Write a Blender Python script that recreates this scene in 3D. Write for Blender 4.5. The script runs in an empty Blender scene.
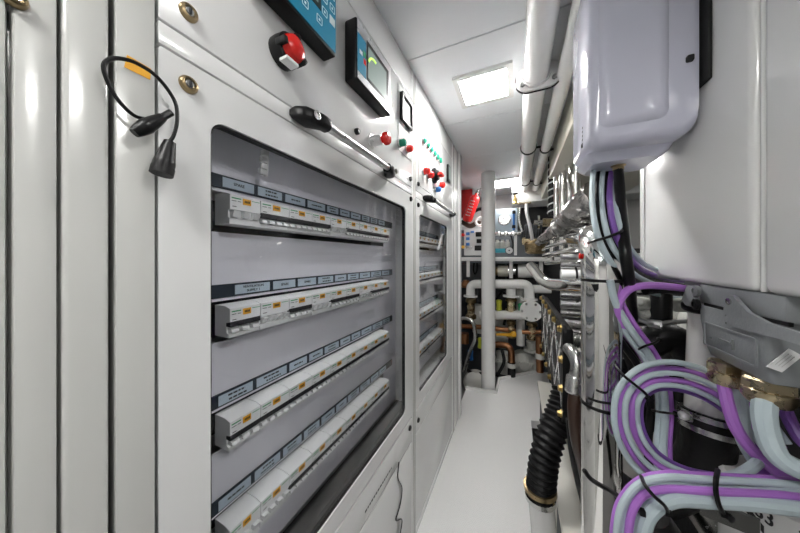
import bpy, bmesh, math, random
from mathutils import Vector as V, Matrix
random.seed(7)
sc = bpy.context.scene
COL = sc.collection
PI = math.pi
# ------------------------------------------------------------------ camera
F_PX, HOR, EYE = 255.0, 258.0, 1.27
TH = math.radians(24.65)
cT, sT = math.cos(TH), math.sin(TH)
Rv, Fv, Uv = V((cT, sT, 0)), V((-sT, cT, 0)), V((0, 0, 1))
CAMP = V((0, 0, EYE))
cam = bpy.data.cameras.new('camera')
cam.sensor_width = 36.0
cam.lens = 36.0 * F_PX / 800.0
cam.shift_y = -(266.5 - HOR) / 800.0
cam.clip_start = 0.02
co = bpy.data.objects.new('camera', cam)
co.location = CAMP
co.rotation_euler = (PI / 2, 0, TH)
COL.objects.link(co)
sc.camera = co

def ray(px, py):
    return Rv * ((px - 400) / F_PX) + Fv + Uv * ((HOR - py) / F_PX)
def P(px, py, d): return CAMP + ray(px, py) * d
def OX(px, py, x): r = ray(px, py); return CAMP + r * (x / r.x)
def OY(px, py, y): r = ray(px, py); return CAMP + r * (y / r.y)
def YX(px, x): return OX(px, HOR, x).y          # depth of a column of the picture on a wall x
# ------------------------------------------------------------------ materials
def mat(name, col, rough=0.4, metal=0.0, noise=0.0, nscale=20.0, bump=0.0, bscale=60.0, emit=0.0, coat=0.0, spec=0.5, alpha=1.0):
    m = bpy.data.materials.new(name); m.use_nodes = True
    nt = m.node_tree; b = nt.nodes['Principled BSDF']
    b.inputs['Base Color'].default_value = (*col, 1)
    b.inputs['Roughness'].default_value = rough
    b.inputs['Metallic'].default_value = metal
    b.inputs['Specular IOR Level'].default_value = spec
    b.inputs['Coat Weight'].default_value = coat
    if emit:
        b.inputs['Emission Color'].default_value = (*col, 1)
        b.inputs['Emission Strength'].default_value = emit
    tc = nt.nodes.new('ShaderNodeTexCoord')
    if noise:
        n = nt.nodes.new('ShaderNodeTexNoise'); n.inputs['Scale'].default_value = nscale; n.inputs['Detail'].default_value = 4
        nt.links.new(tc.outputs['Object'], n.inputs['Vector'])
        r = nt.nodes.new('ShaderNodeMapRange'); r.inputs['To Min'].default_value = max(rough - noise, 0.02); r.inputs['To Max'].default_value = min(rough + noise, 1)
        nt.links.new(n.outputs['Fac'], r.inputs['Value']); nt.links.new(r.outputs['Result'], b.inputs['Roughness'])
        x = nt.nodes.new('ShaderNodeMix'); x.data_type = 'RGBA'
        x.inputs['A'].default_value = (*[c * (1 - noise * .5) for c in col], 1); x.inputs['B'].default_value = (*[min(c * (1 + noise * .4), 1) for c in col], 1)
        nt.links.new(n.outputs['Fac'], x.inputs['Factor']); nt.links.new(x.outputs['Result'], b.inputs['Base Color'])
    if bump:
        n2 = nt.nodes.new('ShaderNodeTexNoise'); n2.inputs['Scale'].default_value = bscale; n2.inputs['Detail'].default_value = 3
        nt.links.new(tc.outputs['Object'], n2.inputs['Vector'])
        bp = nt.nodes.new('ShaderNodeBump'); bp.inputs['Strength'].default_value = bump; bp.inputs['Distance'].default_value = 0.01
        nt.links.new(n2.outputs['Fac'], bp.inputs['Height']); nt.links.new(bp.outputs['Normal'], b.inputs['Normal'])
    return m

M = dict(
    white=mat('white_paint', (.80, .80, .79), .22, noise=.05, nscale=6, coat=.3),
    cab=mat('cabinet_paint', (.80, .805, .80), .18, noise=.05, nscale=5, coat=.4),
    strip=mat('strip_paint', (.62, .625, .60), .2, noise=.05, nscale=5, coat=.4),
    inner=mat('cover_paint', (.86, .86, .92), .3, noise=.04),
    ceil=mat('ceiling_panel', (.78, .80, .83), .35, noise=.04),
    wall=mat('wall_paint', (.72, .72, .72), .4, noise=.05),
    dark=mat('dark_slot', (.012, .02, .03), .5, noise=.1),
    black=mat('black_plastic', (.006, .006, .0065), .36, noise=.08, nscale=40, spec=.3),
    rubber=mat('black_rubber', (.007, .007, .0075), .45, noise=.12, nscale=60, bump=.15, spec=.3),
    gasket=mat('black_gasket', (.01, .01, .01), .6, noise=.1),
    chrome=mat('chrome', (.82, .81, .79), .07, 1.0, noise=.03, nscale=9),
    steel=mat('steel', (.60, .60, .59), .25, 1.0, noise=.1, nscale=30),
    alu=mat('brushed_alu', (.72, .72, .73), .3, 1.0, noise=.1, nscale=50),
    foil=mat('foil', (.42, .41, .40), .2, 1.0, noise=.08, bump=.9, bscale=38),
    brass=mat('brass', (.60, .50, .33), .28, 1.0, noise=.1, nscale=50),
    bronze=mat('bronze', (.33, .25, .14), .3, 1.0, noise=.12, nscale=60),
    gold=mat('gold_bolt', (.70, .52, .22), .3, 1.0, noise=.1),
    copper=mat('copper', (.36, .17, .085), .35, 1.0, noise=.15, nscale=30),
    red=mat('red_plastic', (.75, .02, .015), .25, noise=.06),
    redp=mat('red_paint', (.78, .02, .02), .25, noise=.06, coat=.3),
    darkred=mat('dark_red', (.35, .01, .01), .4, noise=.06),
    green=mat('green_lens', (.02, .33, .20), .2, noise=.05),
    blue=mat('blue_plastic', (.03, .17, .5), .35, noise=.05),
    teal=mat('teal_plastic', (.03, .33, .42), .35, noise=.05),
    orange=mat('orange_sticker', (.85, .42, .02), .45, noise=.05),
    yel=mat('yellow_paint', (.80, .42, .02), .4, noise=.06),
    grey=mat('grey_cable', (.54, .64, .68), .35, noise=.08, nscale=30),
    greyd=mat('dark_grey_cable', (.08, .09, .1), .4, noise=.08, nscale=30),
    purple=mat('purple_cable', (.47, .19, .66), .35, noise=.08, nscale=30),
    purpled=mat('violet_cable', (.22, .10, .42), .4, noise=.08, nscale=30),
    conn=mat('grey_casting', (.27, .285, .295), .45, noise=.08, nscale=40, bump=.08, bscale=160),
    connd=mat('dark_casting', (.20, .21, .215), .45, noise=.08, nscale=40, bump=.08, bscale=160),
    lilac=mat('pale_plastic', (.64, .645, .76), .16, noise=.05, nscale=4, coat=.4),
    plate=mat('label_plate', (.50, .60, .68), .55, noise=.05),
    navy=mat('navy_strip', (.012, .022, .035), .4, noise=.08),
    breaker=mat('breaker_plastic', (.86, .87, .87), .35, noise=.05),
    ink=mat('black_ink', (.02, .02, .022), .5, noise=.05),
    wink=mat('white_ink', (.7, .7, .7), .7, noise=.05),
    gink=mat('green_ink', (.03, .35, .14), .5, noise=.05),
    cream=mat('cream_paint', (.66, .64, .55), .35, noise=.1, nscale=15),
    engine=mat('engine_grey', (.028, .028, .03), .4, noise=.15, nscale=20, bump=.2),
    enginew=mat('engine_white', (.66, .66, .62), .35, noise=.1, nscale=15, bump=.2, bscale=30),
    brown=mat('brown_hose', (.045, .022, .014), .35, noise=.1),
    wpipe=mat('white_pipe', (.84, .84, .83), .2, noise=.04, coat=.3),
    bilge=mat('bilge_paint', (.16, .16, .155), .5, noise=.15),
    bed=mat('bed_paint', (.58, .57, .52), .35, noise=.06),
)
# checker plate floor
def floor_mat():
    m = mat('tread_floor', (.86, .86, .855), .28)
    nt = m.node_tree; b = nt.nodes['Principled BSDF']
    tc = nt.nodes.new('ShaderNodeTexCoord'); mp = nt.nodes.new('ShaderNodeMapping')
    mp.inputs['Rotation'].default_value = (0, 0, PI / 4); mp.inputs['Scale'].default_value = (38, 38, 38)
    ck = nt.nodes.new('ShaderNodeTexChecker'); ck.inputs['Scale'].default_value = 1.0
    wv = nt.nodes.new('ShaderNodeTexWave'); wv.inputs['Scale'].default_value = 1.0; wv.bands_direction = 'X'
    w2 = nt.nodes.new('ShaderNodeTexWave'); w2.inputs['Scale'].default_value = 1.0; w2.bands_direction = 'Y'
    mx = nt.nodes.new('ShaderNodeMix'); bp = nt.nodes.new('ShaderNodeBump')
    bp.inputs['Strength'].default_value = .35; bp.inputs['Distance'].default_value = .004
    L = nt.links.new
    L(tc.outputs['Object'], mp.inputs['Vector'])
    for n in (ck, wv, w2): L(mp.outputs['Vector'], n.inputs['Vector'])
    L(ck.outputs['Fac'], mx.inputs['Factor']); L(wv.outputs['Fac'], mx.inputs['A']); L(w2.outputs['Fac'], mx.inputs['B'])
    L(mx.outputs['Result'], bp.inputs['Height']); L(bp.outputs['Normal'], b.inputs['Normal'])
    return m
M['floor'] = floor_mat()
def glass_mat():
    m = bpy.data.materials.new('window_pane'); m.use_nodes = True; nt = m.node_tree
    for n in list(nt.nodes): nt.nodes.remove(n)
    o = nt.nodes.new('ShaderNodeOutputMaterial'); mx = nt.nodes.new('ShaderNodeMixShader')
    t = nt.nodes.new('ShaderNodeBsdfTransparent'); t.inputs['Color'].default_value = (.985, .988, .995, 1)
    g = nt.nodes.new('ShaderNodeBsdfGlossy'); g.inputs['Roughness'].default_value = .02
    f = nt.nodes.new('ShaderNodeLayerWeight'); f.inputs['Blend'].default_value = .5
    pw = nt.nodes.new('ShaderNodeMath'); pw.operation = 'POWER'; pw.inputs[1].default_value = 5.0
    ma = nt.nodes.new('ShaderNodeMath'); ma.operation = 'MULTIPLY_ADD'; ma.inputs[1].default_value = .95; ma.inputs[2].default_value = .022
    L = nt.links.new
    L(f.outputs['Facing'], pw.inputs[0]); L(pw.outputs[0], ma.inputs[0])
    L(ma.outputs[0], mx.inputs[0]); L(t.outputs[0], mx.inputs[1]); L(g.outputs[0], mx.inputs[2]); L(mx.outputs[0], o.inputs['Surface'])
    return m
M['glass'] = glass_mat()
def emit_mat(name, col, s):
    m = bpy.data.materials.new(name); m.use_nodes = True; nt = m.node_tree
    b = nt.nodes['Principled BSDF']; b.inputs['Base Color'].default_value = (.8, .8, .8, 1)
    b.inputs['Emission Color'].default_value = (*col, 1); b.inputs['Emission Strength'].default_value = s
    return m
M['lamp'] = emit_mat('lamp_diffuser', (1, .985, .96), 25.0)
M['lamp2'] = emit_mat('lamp_diffuser_far', (1, .985, .96), 12.0)
M['lampr'] = emit_mat('lamp_diffuser_rear', (1, .985, .96), 17.0)
M['scrblue'] = emit_mat('blue_screen', (.0, .10, .17), .30); M['scrblue'].node_tree.nodes['Principled BSDF'].inputs['Base Color'].default_value = (.005, .09, .14, 1)
M['lcd'] = emit_mat('lcd_screen', (.25, .33, .30), .15); M['lcd'].node_tree.nodes['Principled BSDF'].inputs['Base Color'].default_value = (.10, .13, .125, 1)
# ------------------------------------------------------------------ mesh builder
OFF = {}
def rrect(w, h, r, n=6, cx=0, cy=0):
    pts = []
    for (sx, sy, a0) in ((1, 1, 0), (-1, 1, 90), (-1, -1, 180), (1, -1, 270)):
        for k in range(n + 1):
            a = math.radians(a0 + 90 * k / n)
            pts.append((cx + sx * (w / 2 - r) + r * math.cos(a), cy + sy * (h / 2 - r) + r * math.sin(a)))
    return pts
def smooth_path(pts, n=8):
    pts = [V(p) for p in pts]
    if len(pts) < 3: return pts
    q = [pts[0] * 2 - pts[1]] + pts + [pts[-1] * 2 - pts[-2]]
    out = []
    for i in range(1, len(q) - 2):
        a, b, c, d = q[i - 1], q[i], q[i + 1], q[i + 2]
        for k in range(n):
            t = k / n
            out.append(.5 * ((2 * b) + (c - a) * t + (2 * a - 5 * b + 4 * c - d) * t * t + (3 * b - a - 3 * c + d) * t ** 3))
    out.append(q[-2]); return out
def bend_path(pts, r=.05, n=6):
    """straight runs joined by round elbows"""
    pts = [V(p) for p in pts]; out = [pts[0]]
    for i in range(1, len(pts) - 1):
        a, b, c = pts[i - 1], pts[i], pts[i + 1]
        u, w = (a - b), (c - b); rr = min(r, u.length * .49, w.length * .49)
        p0, p1 = b + u.normalized() * rr, b + w.normalized() * rr
        for k in range(n + 1):
            t = k / n; out.append(p0 * (1 - t) ** 2 + b * 2 * t * (1 - t) + p1 * t * t)
    out.append(pts[-1]); return out
class MB:
    def __init__(s): s.bm = bmesh.new()
    def face(s, vs):
        try: s.bm.faces.new(vs)
        except ValueError: pass
    def box(s, x0, x1, y0, y1, z0, z1, bev=0.0, seg=2, M4=None):
        r = bmesh.ops.create_cube(s.bm, size=1.0)
        c = V(((x0 + x1) / 2, (y0 + y1) / 2, (z0 + z1) / 2))
        for v in r['verts']:
            v.co = V((v.co.x * abs(x1 - x0), v.co.y * abs(y1 - y0), v.co.z * abs(z1 - z0))) + c
        vs = r['verts']
        if bev:
            es = list({e for v in vs for e in v.link_edges})
            g = bmesh.ops.bevel(s.bm, geom=es, offset=bev, segments=seg, affect='EDGES', profile=.5)
            vs = list({v for f in g['faces'] for v in f.verts} | {v for v in vs if v.is_valid})
        if M4 is not None:
            for v in vs: v.co = M4 @ v.co
        return s
    def loft(s, rings, cap=True, close=True):
        R = [[s.bm.verts.new(p) for p in r] for r in rings]; n = len(R[0])
        for a, b in zip(R, R[1:]):
            for i in range(n if close else n - 1):
                s.face((a[i], a[(i + 1) % n], b[(i + 1) % n], b[i]))
        if cap and close:
            s.face(list(reversed(R[0]))); s.face(R[-1])
        return s
    def tube(s, pts, r, seg=10, smooth=True, n=8, cap=True):
        pts = smooth_path(pts, n) if smooth else [V(p) for p in pts]
        rad = r if callable(r) else (lambda t: r)
        T = [(pts[min(i + 1, len(pts) - 1)] - pts[max(i - 1, 0)]).normalized() for i in range(len(pts))]
        up = V((0, 0, 1)) if abs(T[0].z) < .9 else V((1, 0, 0))
        N = (up - T[0] * up.dot(T[0])).normalized(); rings = []
        for i, p in enumerate(pts):
            N = (N - T[i] * N.dot(T[i])).normalized(); B = T[i].cross(N)
            q = rad(i / max(1, len(pts) - 1))
            rings.append([p + (N * math.cos(a) + B * math.sin(a)) * q for a in [2 * PI * k / seg for k in range(seg)]])
        return s.loft(rings, cap)
    def cyl(s, p0, p1, r, seg=20, r1=None):
        r1 = r if r1 is None else r1
        return s.tube([p0, p1], lambda t: r + (r1 - r) * t, seg, smooth=False)
    def lathe(s, base, axis, prof, seg=24):
        """prof: list of (radius, height along axis)"""
        base = V(base); ax = V(axis).normalized()
        up = V((0, 0, 1)) if abs(ax.z) < .9 else V((1, 0, 0))
        N = (up - ax * up.dot(ax)).normalized(); B = ax.cross(N)
        rings = [[base + ax * h + (N * math.cos(a) + B * math.sin(a)) * max(r, 1e-4) for a in [2 * PI * k / seg for k in range(seg)]] for r, h in prof]
        return s.loft(rings)
    def sphere(s, c, r, sc_=(1, 1, 1), seg=16):
        q = bmesh.ops.create_uvsphere(s.bm, u_segments=seg, v_segments=max(6, seg // 2), radius=r)
        for v in q['verts']: v.co = V((v.co.x * sc_[0], v.co.y * sc_[1], v.co.z * sc_[2])) + V(c)
        return s
    def prism(s, poly, ext):
        ext = V(ext); a = [V(p) for p in poly]
        return s.loft([a, [p + ext for p in a]])
    def ring(s, outer, inner, ext):
        """frame between two loops with the same count, extruded"""
        ext = V(ext); o = [V(p) for p in outer]; i = [V(p) for p in inner]
        O, I = [s.bm.verts.new(p) for p in o], [s.bm.verts.new(p) for p in i]
        O2, I2 = [s.bm.verts.new(p + ext) for p in o], [s.bm.verts.new(p + ext) for p in i]
        n = len(O)
        for k in range(n):
            j = (k + 1) % n
            for q in ((O[k], O[j], I[j], I[k]), (O2[j], O2[k], I2[k], I2[j]), (O[j], O[k], O2[k], O2[j]), (I[k], I[j], I2[j], I2[k])): s.face(q)
        return s
    def torus(s, c, axis, R, r, seg=28, ms=8, a0=0, a1=2 * PI):
        c = V(c); ax = V(axis).normalized()
        up = V((0, 0, 1)) if abs(ax.z) < .9 else V((1, 0, 0))
        N = (up - ax * up.dot(ax)).normalized(); B = ax.cross(N)
        full = abs(a1 - a0 - 2 * PI) < 1e-4
        pts = [c + (N * math.cos(a) + B * math.sin(a)) * R for a in [a0 + (a1 - a0) * k / seg for k in range(seg + 1)]]
        return s.tube(pts, r, ms, smooth=False, cap=not full)
    def bounds(s):
        xs = [v.co for v in s.bm.verts]
        return V([min(v[i] for v in xs) for i in range(3)]), V([max(v[i] for v in xs) for i in range(3)])
    def build(s, name, m, parent=None, label=None, off=None):
        bmesh.ops.recalc_face_normals(s.bm, faces=s.bm.faces[:])
        if off is None:
            if parent is not None: off = OFF[parent.name]
            else:
                a, b = s.bounds(); off = V(((a.x + b.x) / 2, (a.y + b.y) / 2, a.z))
        for v in s.bm.verts: v.co -= off
        me = bpy.data.meshes.new(name); s.bm.to_mesh(me); s.bm.free()
        me.materials.append(M[m] if isinstance(m, str) else m)
        me.shade_smooth(); me.set_sharp_from_angle(angle=.62)
        o = bpy.data.objects.new(name, me); COL.objects.link(o)
        if parent is not None: o.parent = parent
        else: o.location = off
        OFF[o.name] = off
        if label: o['label'] = label
        return o
def thing(name, label, cat, loc=(0, 0, 0), group=None):
    o = bpy.data.objects.new(name, None); COL.objects.link(o)
    o.empty_display_size = .05
    o.location = loc; OFF[o.name] = V(loc); o['label'] = label; o['category'] = cat
    if group: o['group'] = group
    return o
def tag(o, label, cat, group=None):
    o['label'] = label; o['category'] = cat
    if group: o['group'] = group
    return o
def struct(o): o['kind'] = 'structure'; return o
def dup(root, loc, label, group=None):
    r = root.copy(); COL.objects.link(r); r.location = loc; r['label'] = label
    if group: r['group'] = group
    for ch in list(root.children):
        c = ch.copy(); COL.objects.link(c); c.parent = r
        for g in ch.children:
            d = g.copy(); COL.objects.link(d); d.parent = c
    return r
def text_mesh(mb, body, size, origin, right, up, lift=.0006, align='CENTER'):
    """lettering as thin raised outlines on a surface"""
    cu = bpy.data.curves.new('lettering', 'FONT'); cu.body = body; cu.size = size
    cu.align_x = align; cu.align_y = 'CENTER'; cu.extrude = .0003
    ob = bpy.data.objects.new('lettering_tmp', cu); COL.objects.link(ob)
    dg = bpy.context.evaluated_depsgraph_get(); dg.update()
    me = bpy.data.meshes.new_from_object(ob.evaluated_get(dg))
    r, u = V(right).normalized(), V(up).normalized(); n = r.cross(u)
    for v in me.vertices: v.co = V(origin) + r * v.co.x + u * v.co.y + n * (v.co.z + lift)
    mb.bm.from_mesh(me)
    bpy.data.objects.remove(ob); bpy.data.curves.remove(cu); bpy.data.meshes.remove(me)
    return mb
ORD = ['first', 'second', 'third', 'fourth', 'fifth', 'sixth', 'seventh', 'eighth', 'ninth', 'tenth', 'eleventh', 'twelfth']

# ================================================================== SETTING
XF = -.42          # front plane of the switchboard cabinets
ZC = 2.10          # ceiling
fl = MB()
ym = 2.50
fl.prism([(-.43, -1.5, -.06), (.10, -1.5, -.06), (.10, 2.24, -.06), (.30, 2.30, -.06), (.30, 3.18, -.06), (.18, 3.18, -.06), (-.16, 2.84, -.06), (-.17, 2.54, -.06), (-.45, 2.50, -.06)], (0, 0, .06))
struct(fl.build('floor', 'floor'))
b = MB(); b.box(-1.0, 1.6, -1.55, 3.85, -.36, -.30); struct(b.build('floor_bilge', 'bilge'))
# lip around the far edge of the walkway plate
b = MB()
lip = [V((-.45, 2.50, 0)), V((-.17, 2.54, 0)), V((-.16, 2.84, 0)), V((.18, 3.18, 0)), V((.30, 3.18, 0))]
for p, q in zip(lip, lip[1:]):
    t = (q - p).normalized(); n_ = V((-t.y, t.x, 0))
    b.prism([p + V((0, 0, -.06)), q + V((0, 0, -.06)), q + n_ * .018 + V((0, 0, -.06)), p + n_ * .018 + V((0, 0, -.06))], (0, 0, .085))
struct(b.build('trim_1', 'white'))
prev = -1.5
for ys in (-.75, -.17, .41, .99, 1.575, 2.15, 2.73, 3.32):
    b = MB(); b.box(-.47, 1.6, prev + .002, ys - .002, ZC, ZC + .03, .002, 1); struct(b.build('ceiling', 'ceil')); prev = ys
b = MB(); b.box(-1.0, 1.6, -1.55, 3.85, ZC + .03, ZC + .06); struct(b.build('ceiling_deck', 'ceil'))
b = MB(); b.box(-1.0, 1.6, 3.75, 3.85, -.3, ZC + .03); struct(b.build('wall_back', 'wall'))
b = MB(); b.box(-1.0, 1.6, -1.6, -1.5, -.3, ZC + .03); struct(b.build('wall_front', 'wall'))
b = MB(); b.box(-1.0, -.9, -1.5, 3.75, -.3, ZC + .03); struct(b.build('wall_left', 'wall'))
b = MB(); b.box(1.5, 1.6, -1.5, 3.75, -.3, ZC + .03); struct(b.build('wall_right', 'bilge'))  # shade put into the colour: darker wall deepens gaps and chrome here
# boxed-in beam along the ceiling on the engine side, and the header at the far end
b = MB(); b.box(.235, .95, 1.12, 3.30, 1.90, ZC, .006); struct(b.build('beam_right', 'cream'))
b = MB(); b.box(-.05, 1.2, 3.10, 3.45, 1.88, ZC, .006); struct(b.build('beam_back', 'wall'))

def ceiling_light(x0, x1, y0, y1, label, m='lamp'):
    t = thing('ceiling_light', label, 'light', ((x0 + x1) / 2, (y0 + y1) / 2, ZC), 'recessed ceiling lights')
    cx, cy = (x0 + x1) / 2, (y0 + y1) / 2; w, h = x1 - x0, y1 - y0
    o = [(x, y, ZC - .012) for x, y in rrect(w + .045, h + .045, .006, 3, cx, cy)]
    i = [(x, y, ZC - .012) for x, y in rrect(w - .006, h - .006, .004, 3, cx, cy)]
    MB().ring(o, i, (0, 0, .012)).build('frame', 'white', t)
    MB().box(x0, x1, y0, y1, ZC - .008, ZC - .001).build('diffuser', m, t)
ceiling_light(-.250, -.038, 1.188, 1.395, 'large square bright recessed ceiling light beside the flange clamp of the thick white pipe')
ceiling_light(-.24, 0, 2.88, 3.18, 'small bright ceiling light just behind the top of the white post', 'lamp2')
ceiling_light(-.265, .0, -.62, -.36, 'square ceiling light over the near end of the passage', 'lampr')
ceiling_light(.72, 1.0, .0, .28, 'added square ceiling light, out of view, over the machinery side', 'lampr')  # added lamp outside the view, brightens the room from the machinery side
ceiling_light(.98, 1.26, 1.5, 1.78, 'added square ceiling light, out of view, above the engine', 'lamp2')  # another added lamp outside the view, lights the engine side

# ================================================================== SWITCHBOARD CABINETS
G = .0035
def lock(parent_or_none, y, z, r, label, m='bronze', x=XF):
    t = thing('cam_lock', label, 'lock', (x, y, z), 'cabinet locks')
    MB().lathe((x, y, z), (1, 0, 0), [(r, 0), (r, .003), (r * .86, .006), (r * .62, .007), (r * .6, .004)]).build('escutcheon', m, t)
    MB().lathe((x, y, z), (1, 0, 0), [(r * .58, .0), (r * .58, .005), (r * .4, .0065)]).build('core', 'steel' if m == 'bronze' else 'black', t)
    b = MB(); b.box(x + .0062, x + .0078, y - r * .12, y + r * .12, z - r * .36, z + r * .36); b.build('slot', 'ink', t)
    return t

def door_frame(t, name, y0, y1, z0, z1, win=None, thick=.018, m='cab'):
    b = MB()
    if win:
        wy0, wy1, wz0, wz1, wr = win
        o = [(XF, y, z) for y, z in rrect(y1 - y0, z1 - z0, .004, 6, (y0 + y1) / 2, (z0 + z1) / 2)]
        i = [(XF, y, z) for y, z in rrect(wy1 - wy0, wz1 - wz0, wr, 6, (wy0 + wy1) / 2, (wz0 + wz1) / 2)]
        b.ring(o, i, (-thick, 0, 0))
        d = b.build(name, m, t)
        o2 = [(XF - .004, y, z) for y, z in rrect(wy1 - wy0 - .0005, wz1 - wz0 - .0005, wr, 6, (wy0 + wy1) / 2, (wz0 + wz1) / 2)]
        i2 = [(XF - .004, y, z) for y, z in rrect(wy1 - wy0 - .007, wz1 - wz0 - .007, wr - .003, 6, (wy0 + wy1) / 2, (wz0 + wz1) / 2)]
        MB().ring(o2, i2, (-.012, 0, 0)).build('gasket', 'gasket', d)
        p = [(XF - .007, y, z) for y, z in rrect(wy1 - wy0 - .004, wz1 - wz0 - .004, wr - .002, 6, (wy0 + wy1) / 2, (wz0 + wz1) / 2)]
        MB().prism(p, (-.004, 0, 0)).build('window_pane', 'glass', d)
        return d
    b.box(XF - thick, XF, y0, y1, z0, z1, .0012, 2)
    return b.build(name, m, t)

def cabinet(label, y0, y1, stile, dy1, win):
    """switchboard cabinet from y0 to y1: shell, header panel, glazed door, lower door"""
    t = thing('electrical_cabinet', label, 'cabinet', (-.66, (y0 + y1) / 2, 0), 'switchboard cabinets')
    xi = XF - .022
    b = MB()
    b.box(-.88, -.86, y0, y1, 0.0, ZC)                  # back
    b.box(-.86, xi, y0, y0 + .02, 0, ZC); b.box(-.86, xi, y1 - .02, y1, 0, ZC)
    b.box(-.86, xi, y0 + .02, y1 - .02, 0, .04); b.box(-.86, xi, y0 + .02, y1 - .02, ZC - .03, ZC - .001)
    b.box(-.62, xi, y0 + .02, y1 - .02, 1.52, 1.60)     # rail behind header
    b.box(-.62, xi, y0 + .02, y1 - .02, .54, .59)
    body = b.build('body', 'cab', t)
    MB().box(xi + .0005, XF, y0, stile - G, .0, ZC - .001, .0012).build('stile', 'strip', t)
    MB().box(xi + .0005, XF, dy1 + G, y1, .0, ZC - .001, .003).build('stile', 'cab', t)
    MB().box(xi + .0005, XF, stile, dy1, 1.545 + G, 1.581 - G, .0012).build('rail', 'cab', t)
    MB().box(xi + .0005, XF, stile, dy1, 1.972 + G, ZC - .001, .0012).build('cornice', 'cab', t)
    MB().box(xi + .0005, XF, stile, dy1, .0, .035, .0012).build('plinth', 'cab', t)
    door_frame(t, 'header_panel', stile, dy1, 1.581, 1.972)
    door_frame(t, 'glazed_door', stile, dy1, .575, 1.545, win)
    door_frame(t, 'lower_panel', stile, dy1, .46 + G, .575 - 2 * G)
    door_frame(t, 'lower_door', stile, dy1, .04, .46)
    return t

Y1A, Y1S, Y1D, Y1B = .1305, .169, 1.040, 1.062
Y2A, Y2S, Y2D, Y2B = 1.066, 1.090, 1.80, 1.880
W1 = (.2305, .974, .628, 1.480, .022)
W2 = (1.135, 1.668, .628, 1.480, .022)
cab1 = cabinet('large pale grey switchboard cabinet nearest the camera, with big window of breakers', Y1A, Y1B, Y1S, Y1D, W1)
cab2 = cabinet('second, narrower looking switchboard cabinet with row of green lamps, farther down the passage', Y2A, Y2B, Y2S, Y2D, W2)

# strips at the left edge of the picture
yA, yB, yC = YX(10, XF), YX(60, XF), YX(112, XF)
t = thing('electrical_cabinet', 'pale cabinet at the very left edge, cut off by the picture, beside the narrow strips', 'cabinet', (-.66, -.2, 0), 'switchboard cabinets')
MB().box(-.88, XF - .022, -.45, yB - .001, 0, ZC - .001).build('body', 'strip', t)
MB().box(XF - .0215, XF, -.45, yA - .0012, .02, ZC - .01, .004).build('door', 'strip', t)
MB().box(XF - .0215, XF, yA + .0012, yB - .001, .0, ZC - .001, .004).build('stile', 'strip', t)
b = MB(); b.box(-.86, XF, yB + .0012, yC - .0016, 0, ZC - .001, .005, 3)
tag(b.build('filler_post', 'strip'), 'narrow plain vertical filler strip left of the hanging black cable', 'panel')
b = MB(); b.box(-.86, XF - .028, yC - .0016, Y1A, 0, ZC - .001)
tag(b.build('gap_seal', 'gasket'), 'black vertical seal in the gap left of the nearest switchboard cabinet', 'seal')
b = MB(); b.box(-.86, XF, 1.90, 2.02, 0, ZC - .001, .006, 3); b.box(-.86, XF + .012, 2.02, 2.09, 0, ZC - .001, .01, 3)
tag(b.build('end_panel', 'white'), 'narrow white end panel where the switchboards stop, beside the red extinguisher', 'panel')

lock(None, YX(188, XF), OX(188, 13, XF).z, .0115, 'bronze round lock on the header panel, above the other bronze lock')
lock(None, YX(188, XF), OX(188, 85, XF).z, .0115, 'bronze round lock at the top left corner of the glazed door')
lock(None, OX(14, -1, XF).y, OX(14, -1, XF).z, .008, 'bronze lock at the top left corner of the picture')
for (px, py, lb) in ((410, 179, 'small dark lock at the far lower corner of the nearer header panel'), (410.5, 199, 'small dark lock at the far top corner of the near glazed door'),
                     (418, 184, 'small dark lock at the near lower corner of the farther header panel'), (418, 205, 'small dark lock at the near top corner of the farther glazed door'),
                     (409.5, 428, 'small dark lock at the far end of the nearer lower panel'), (418, 420, 'small dark lock at the near end of the farther lower panel')):
    p = OX(px, py, XF); lock(None, p.y, p.z, .011, lb, 'black')

# cover plate, label strips and breakers ----------------------------------------------------
XP = -.50
ROWS = [1.424, 1.221, 1.020, .828]      # top of each label strip
def cover(t, y0, y1, sy0, sy1, label):
    """white cover plate with a slot per row, inside a cabinet"""
    b = MB(); edges = [1.515]
    for z in ROWS: edges += [z - .031, z - .106]
    edges.append(.635)
    for k in range(0, len(edges), 2): b.box(XP - .002, XP, y0, y1, edges[k + 1], edges[k])
    for k in range(1, len(edges) - 1, 2):
        b.box(XP - .002, XP, sy1, y1, edges[k + 1], edges[k]); b.box(XP - .002, XP, y0, sy0, edges[k + 1], edges[k])
    o = b.build('cover_plate', 'inner', t)
    b = MB()
    for z in ROWS: b.box(XP - .075, XP - .070, sy0 - .02, sy1 + .02, z - .115, z - .035)
    b.build('slot_backing', 'dark', t)
MB().box(-.497, -.447, Y1A + .021, Y1B - .021, .595, .632, .004).build('shade_gasket_bar', 'black', cab1)  # black bar stands in for the shaded interior bottom and the gasket
cover(cab1, Y1A + .021, Y1B - .021, .20, .925, '')
cover(cab2, Y2A + .021, Y2B - .021, 1.12, 1.72, '')

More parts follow.
